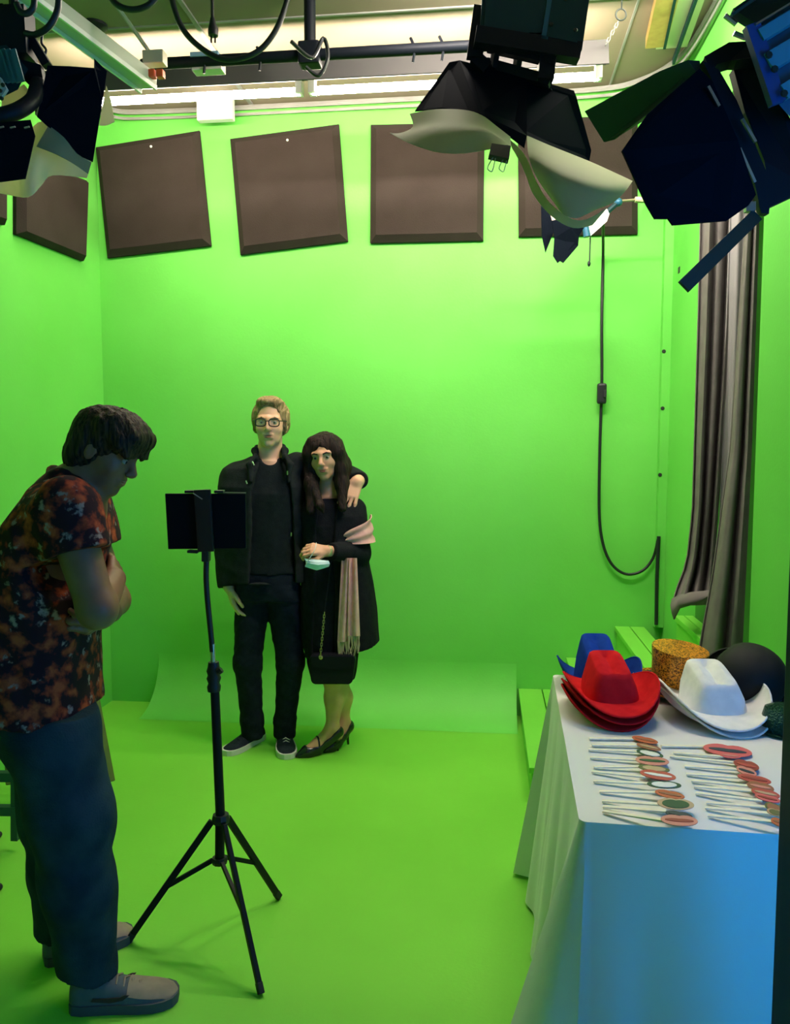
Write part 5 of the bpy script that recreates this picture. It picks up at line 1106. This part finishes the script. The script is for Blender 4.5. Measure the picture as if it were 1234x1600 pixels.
# handbag, face mask
bg = thing('handbag', 'black handbag with rounded corners and a gold chain in front of the skirt', 'handbag', P(519, 1068, DW - 0.16), YAW)
BAG = mat('black_leather', (0.004, 0.004, 0.008), 0.5, spec=0.2)
pts = []
for cx, cy, a0 in ((492, 1030, 180), (548, 1030, 270), (544, 1058, 0), (494, 1058, 90)):
    for k in range(5): a = math.radians(a0 + 90 * k / 4); pts.append(P(cx + 8 * math.cos(a), cy + 9 * math.sin(a), DW - 0.155))
MB().plate(pts, 0.06).build('bag_body', BAG, bg, bevel=0.008)
MB().plate([P(486, 1026, DW - 0.19), P(552, 1026, DW - 0.19), P(551, 1042, DW - 0.19), P(520, 1046, DW - 0.19), P(487, 1042, DW - 0.19)], 0.006).build('flap', BAG, bg)
GOLDM = mat('gold_metal', (0.60, 0.46, 0.24), 0.3, metal=0.9)
for k in range(16):
    y0 = 956 + 4.4 * k; x0 = 507 - 0.42 * k; c0 = P(x0, y0, DW - 0.178); c1 = P(x0 - 0.3, y0 + 5.2, DW - 0.178); sd = (Vector((_cy, _sy, 0)) if k % 2 else Vector((-_sy, _cy, 0))) * 0.004
    MB().tube([c0 + sd, c1 + sd, c1 - sd, c0 - sd], 0.0018, 5, closed=True).build('chain_link', GOLDM, bg)
MB().lathe([(0.009, 0), (0.011, 0.003), (0.006, 0.006)], P(501, 1027, DW - 0.19), (0, -1, 0), 12).build('ring', GOLDM, bg)
MB().tube([P(507, 956, DW - 0.178), P(517, 880, DW - 0.15), P(530, 830, DW - 0.14)], 0.003, 6).build('strap', BAG, bg)
mk = thing('face_mask', 'pale blue pleated face mask hanging from the woman\'s wrist', 'face mask', P(493, 892, DW - 0.24), YAW)
rows = []
for i in range(9):
    f = i / 8; row = []
    for j in range(11):
        t = j / 10; x = 476 + 37 * t + 2 * math.sin(3 * f); y = 873 + 18 * f * (1 - 0.3 * abs(2 * t - 1)) + 3 * t * (1 - f)
        row.append(P(x, y, DW - 0.245 - 0.018 * math.sin(math.pi * t) * math.sin(math.pi * f) + 0.002 * (i % 2)))
    rows.append(row)
MB().sheet(rows, 0.002).build('mask_panel', mat('mask_blue', (0.50, 0.66, 0.68), 0.8, col2=(0.62, 0.74, 0.76), scale=20), mk, smooth=30)
MB().tube(bez([P(477, 884, DW - 0.245), P(484, 872, DW - 0.26), P(492, 858, DW - 0.262), P(494, 848, DW - 0.24)], 5), 0.0018, 6).build('ear_loop', mat('white_elastic', (0.75, 0.72, 0.7), 0.8), mk, smooth=60)

# ------------------------------------------------------------------ the bending boy
g0 = PZ(130, 1535); DB = fwd(g0)
boy = thing('person', 'dark-haired person in a rust floral shirt and jeans bending toward the tablet', 'person', (g0.x, g0.y, 0), YAW)
Wb = WM[boy]; Wi3 = Wb.inverted()
def L(px, py, v=0.0): return Wi3 @ P(px, py, DB + v)
hb = Head(L(165, 705, 0.0), (0.90, -0.10, -0.42), (0.42, 0, 0.9), 0.89)
R_sh, R_el, R_wr = L(106, 806, -0.185), L(152, 952, -0.22), L(178, 905, -0.02)
L_sh, L_el, L_wr = L(126, 806, 0.18), L(178, 938, 0.17), L(172, 955, -0.02)
F = Field((-0.34, -0.36, -0.01), (0.30, 0.36, 1.72), 0.0042, [(1.36, 1.72, 0.0034)])
hb.skull(F)
F.cap(hb.p(-0.026, 0, -0.055), L(116, 768, 0.0), 0.052, 0.054, k=0.02)
F.chain([L(104, 790), L(80, 900), L(68, 1040), L(68, 1120)], [0.10, 0.12, 0.11, 0.105], 0.05)
F.cap(R_sh, L_sh, 0.06, k=0.05)
F.chain([R_sh, R_el], [0.055, 0.046]); F.chain([R_el, R_wr], [0.047, 0.032]); F.chain([L_sh, L_el], [0.055, 0.044]); F.chain([L_el, L_wr], [0.045, 0.032])
hand(F, R_wr, Vector((-0.02, 0.08, 0.02)), (0.8, 0.1, 0.3), 1, curl=0.35, splay=0.06)
hand(F, L_wr, Vector((-0.02, -0.08, -0.005)), (0.8, -0.1, -0.4), -1, curl=0.9, splay=0.04, thumb=0.9)
hN, tN = PZ(112, 1573), PZ(277, 1560); hF_, tF_ = PZ(68, 1503), PZ(206, 1462)
anN = L(146, 1515, fwd(hN) - DB + 0.02); anF = L(100, 1455, fwd(hF_) - DB + 0.02)
F.chain([L(70, 1150, -0.07), L(120, 1300, -0.10), anN], [0.075, 0.062, 0.042], 0.03); F.chain([L(76, 1150, 0.07), L(102, 1290, 0.09), anF], [0.075, 0.062, 0.042], 0.03)
F.build('body', SKIN_B, boy)
hb.face_parts(boy, HAIR_B, LIP, Wb)
F = Field(tuple(hb.c - Vector((0.17, 0.13, 0.15))), tuple(hb.c + Vector((0.19, 0.13, 0.16))), 0.0036)
hb.e(F, (-0.018, 0, 0.042), (0.106, 0.088, 0.092), 0.01)
hb.e(F, (-0.045, 0, -0.02), (0.070, 0.080, 0.070), 0.03)
hb.e(F, (0.04, 0, 0.085), (0.07, 0.074, 0.048), 0.04)
for v in (-0.052, -0.026, 0, 0.026, 0.052):
    F.chain([hb.p(0.02, v, 0.100), hb.p(0.083, v * 1.05, 0.078), hb.p(0.108 - 0.25 * abs(v), v * 0.9, 0.018 - 0.1 * abs(v))], [0.026, 0.019, 0.005], 0.018)
for v in (-0.066, 0.066): F.chain([hb.p(0.0, v, 0.08), hb.p(0.06, v * 1.12, 0.055), hb.p(0.095, v * 1.05, 0.022)], [0.026, 0.020, 0.007], 0.018)
F.chain([hb.p(-0.02, -0.01, 0.126), hb.p(0.0, -0.012, 0.142), hb.p(0.02, -0.01, 0.132)], [0.004, 0.0035, 0.003], 0.004)
hb.e(F, (0.112, 0, -0.030), (0.070, 0.066, 0.052), 0.012, True)
hb.e(F, (0.062, 0, -0.11), (0.10, 0.2, 0.085), 0.015, True)
hb.e(F, (-0.062, 0, -0.055), (0.036, 0.058, 0.045), 0.03)
for q in (-1, 1): hb.e(F, (0.0, q * 0.094, -0.016), (0.020, 0.020, 0.026), 0.012, True)
F.wrinkle(0.003, (160, 220, 300), 11, 0.5)
F.build('hair', HAIR_B, boy)
# floral shirt
SH = mat('rust_floral', (0.40, 0.06, 0.02), 0.85, spec=0.15); nt = SH.node_tree; b = nt.nodes['Principled BSDF']; tc = nt.nodes.new('ShaderNodeTexCoord')
def nd(t, **k):
    n = nt.nodes.new(t)
    for a, v in k.items(): n.inputs[a].default_value = v
    return n
n1 = nd('ShaderNodeTexNoise', Scale=24, Detail=4); vo = nd('ShaderNodeTexVoronoi', Scale=24); vo2 = nd('ShaderNodeTexNoise', Scale=55, Detail=3)
mixv = nt.nodes.new('ShaderNodeMix'); mixv.data_type = 'VECTOR'; mixv.inputs[0].default_value = 0.07
nt.links.new(tc.outputs['Object'], n1.inputs['Vector']); nt.links.new(tc.outputs['Object'], mixv.inputs[4]); nt.links.new(n1.outputs['Color'], mixv.inputs[5]); nt.links.new(mixv.outputs[1], vo.inputs['Vector']); nt.links.new(tc.outputs['Object'], vo2.inputs['Vector'])
def ramp(els):
    r = nt.nodes.new('ShaderNodeValToRGB'); r.color_ramp.elements[0].position, r.color_ramp.elements[0].color = els[0][0], (*els[0][1], 1); r.color_ramp.elements[1].position, r.color_ramp.elements[1].color = els[-1][0], (*els[-1][1], 1)
    for p_, c_ in els[1:-1]: e_ = r.color_ramp.elements.new(p_); e_.color = (*c_, 1)
    return r
r1 = ramp([(0.34, (0.42, 0.072, 0.026)), (0.44, (0.20, 0.028, 0.016)), (0.51, (0.026, 0.008, 0.013))]); r2 = ramp([(0.22, (1, 1, 1)), (0.34, (0, 0, 0))]); r3 = ramp([(0.45, (0, 0, 0)), (0.55, (0.9, 0.9, 0.9))])
mul = nt.nodes.new('ShaderNodeMath'); mul.operation = 'MULTIPLY'; mx = nt.nodes.new('ShaderNodeMix'); mx.data_type = 'RGBA'; mx.inputs['B'].default_value = (0.30, 0.21, 0.19, 1)
nt.links.new(n1.outputs['Fac'], r1.inputs[0]); nt.links.new(vo.outputs['Distance'], r2.inputs[0]); nt.links.new(vo2.outputs['Fac'], r3.inputs[0]); nt.links.new(r2.outputs[0], mul.inputs[0]); nt.links.new(r3.outputs[0], mul.inputs[1])
nt.links.new(mul.outputs[0], mx.inputs['Factor']); nt.links.new(r1.outputs[0], mx.inputs['A']); nt.links.new(mx.outputs['Result'], b.inputs['Base Color'])
F = Field((-0.38, -0.34, 0.72), (0.20, 0.34, 1.52), 0.0055)
SB = [(736, 104, 24, 0.07), (748, 103, 36, 0.10), (762, 102, 44, 0.14), (782, 101, 54, 0.19), (812, 94, 66, 0.215), (850, 88, 76, 0.215), (920, 76, 80, 0.205), (1000, 67, 81, 0.20), (1060, 65, 84, 0.215), (1120, 64, 88, 0.235)]
F.loft([(L(cx, y).z, L(cx, y).x, 0.0, r / 590.0, ry) for y, cx, r, ry in SB], k=0.01)
F.cut(L(75, 1100), (-0.08, 0, -1))
for s_, e_ in ((R_sh, R_el), (L_sh, L_el)):
    q = s_ + (e_ - s_) * 0.50; F.cap(s_ + Vector((0.0, 0, 0.015)), q, 0.085, 0.078, k=0.05); F.cutcap(s_ + (e_ - s_) * 0.40, None, (e_ - s_) + Vector((-0.02, 0, 0)), 0.15) if s_ is R_sh else F.cutcap(s_ + (e_ - s_) * 0.40, None, (e_ - s_), 0.13)
F.chain([L(92, 742, 0.05), L(86, 738, 0.0), L(92, 742, -0.05), L(118, 756, -0.075), L(146, 782, -0.06)], [0.016, 0.017, 0.017, 0.016, 0.010], 0.02)
F.cap(L(140, 728), L(124, 752), 0.064, 0.046, k=0.01, sub=True)
F.cap(L(150, 740), L(170, 775), 0.05, 0.05, k=0.01, sub=True)
F.wrinkle(0.006, (22, 32, 48, 70), 8)
F.build('shirt', SH, boy)
F = Field((-0.32, -0.28, 0.03), (0.22, 0.28, 0.96), 0.0055)
F.cap(L(70, 1120, -0.05), L(70, 1120, 0.05), 0.135, k=0.05)
F.chain([L(84, 1150, -0.09), L(112, 1270, -0.10), L(122, 1380, -0.10), anN + Vector((-0.01, 0, -0.06))], [0.122, 0.104, 0.092, 0.074], 0.04)
F.chain([L(82, 1150, 0.09), L(92, 1270, 0.09), L(98, 1350, 0.10), anF + Vector((-0.01, 0, -0.06))], [0.12, 0.102, 0.088, 0.072], 0.04)
F.cutcap(anN + Vector((0, 0, -0.005)), None, (-0.25, 0, -1), 0.2); F.cutcap(anF + Vector((0, 0, 0.0)), None, (-0.15, 0, -1), 0.2)
F.cut(L(75, 1090), (0.08, 0, 1)); F.wrinkle(0.007, (20, 30, 45, 70), 12)
F.build('jeans', DENIM2, boy)
GSUE = mat('grey_suede', (0.09, 0.11, 0.13), 0.8, col2=(0.07, 0.09, 0.11), scale=30); SOLED = mat('dark_grey_rubber', (0.05, 0.06, 0.08), 0.7); TANS = mat('tan_suede', (0.27, 0.21, 0.165), 0.8, col2=(0.22, 0.17, 0.135), scale=25)
for hl, tl in ((hN, tN), (hF_, tF_)):
    o, h_, d_, s_, Ln = shoe(boy, hl, tl, GSUE, SOLED, 0.105, 1.0, TANS)
    rows = []
    for t in (0.55, 0.66, 0.78, 0.88, 0.95, 1.0):
        w = interp(t, [(0.52, 0.041), (0.66, 0.045), (0.80, 0.045), (0.90, 0.039), (0.96, 0.028), (1.0, 0.010)]) * 0.105 / 0.092 + 0.002; hh = interp(t, [(0.52, 0.068), (0.66, 0.055), (0.80, 0.046), (0.90, 0.040), (0.96, 0.034), (1.0, 0.024)]) + 0.002
        a0 = 0.5 if t < 0.9 else 0.15
        rows.append([h_ + d_ * (t * Ln + (0.002 if t == 1 else 0)) + s_ * (w * math.cos(a)) + Vector((0, 0, 0.016 + (hh - 0.016) * max(0, math.sin(a)) ** 0.75)) for a in [a0 + (math.pi - 2 * a0) * q / 12 for q in range(13)]])
    MB().sheet(rows, 0.002).build('toe_panel', TANS, o, smooth=60)
    for sg in (1, -1):                                # dark side stripe
        pts = [(0.22, 0.040), (0.40, 0.034), (0.52, 0.040), (0.58, 0.052), (0.54, 0.053), (0.49, 0.048), (0.38, 0.046), (0.24, 0.048)]
        MB().plate([h_ + d_ * (t * Ln) + s_ * (sg * (interp(t, [(0.2, 0.037), (0.4, 0.038), (0.6, 0.043)]) * 0.105 / 0.092 * math.cos(min(1.2, (z - 0.016) / 0.075)) + 0.004)) + Vector((0, 0, z)) for t, z in pts], 0.003).build('side_stripe', mat('dark_maroon', (0.03, 0.01, 0.015), 0.6), o)
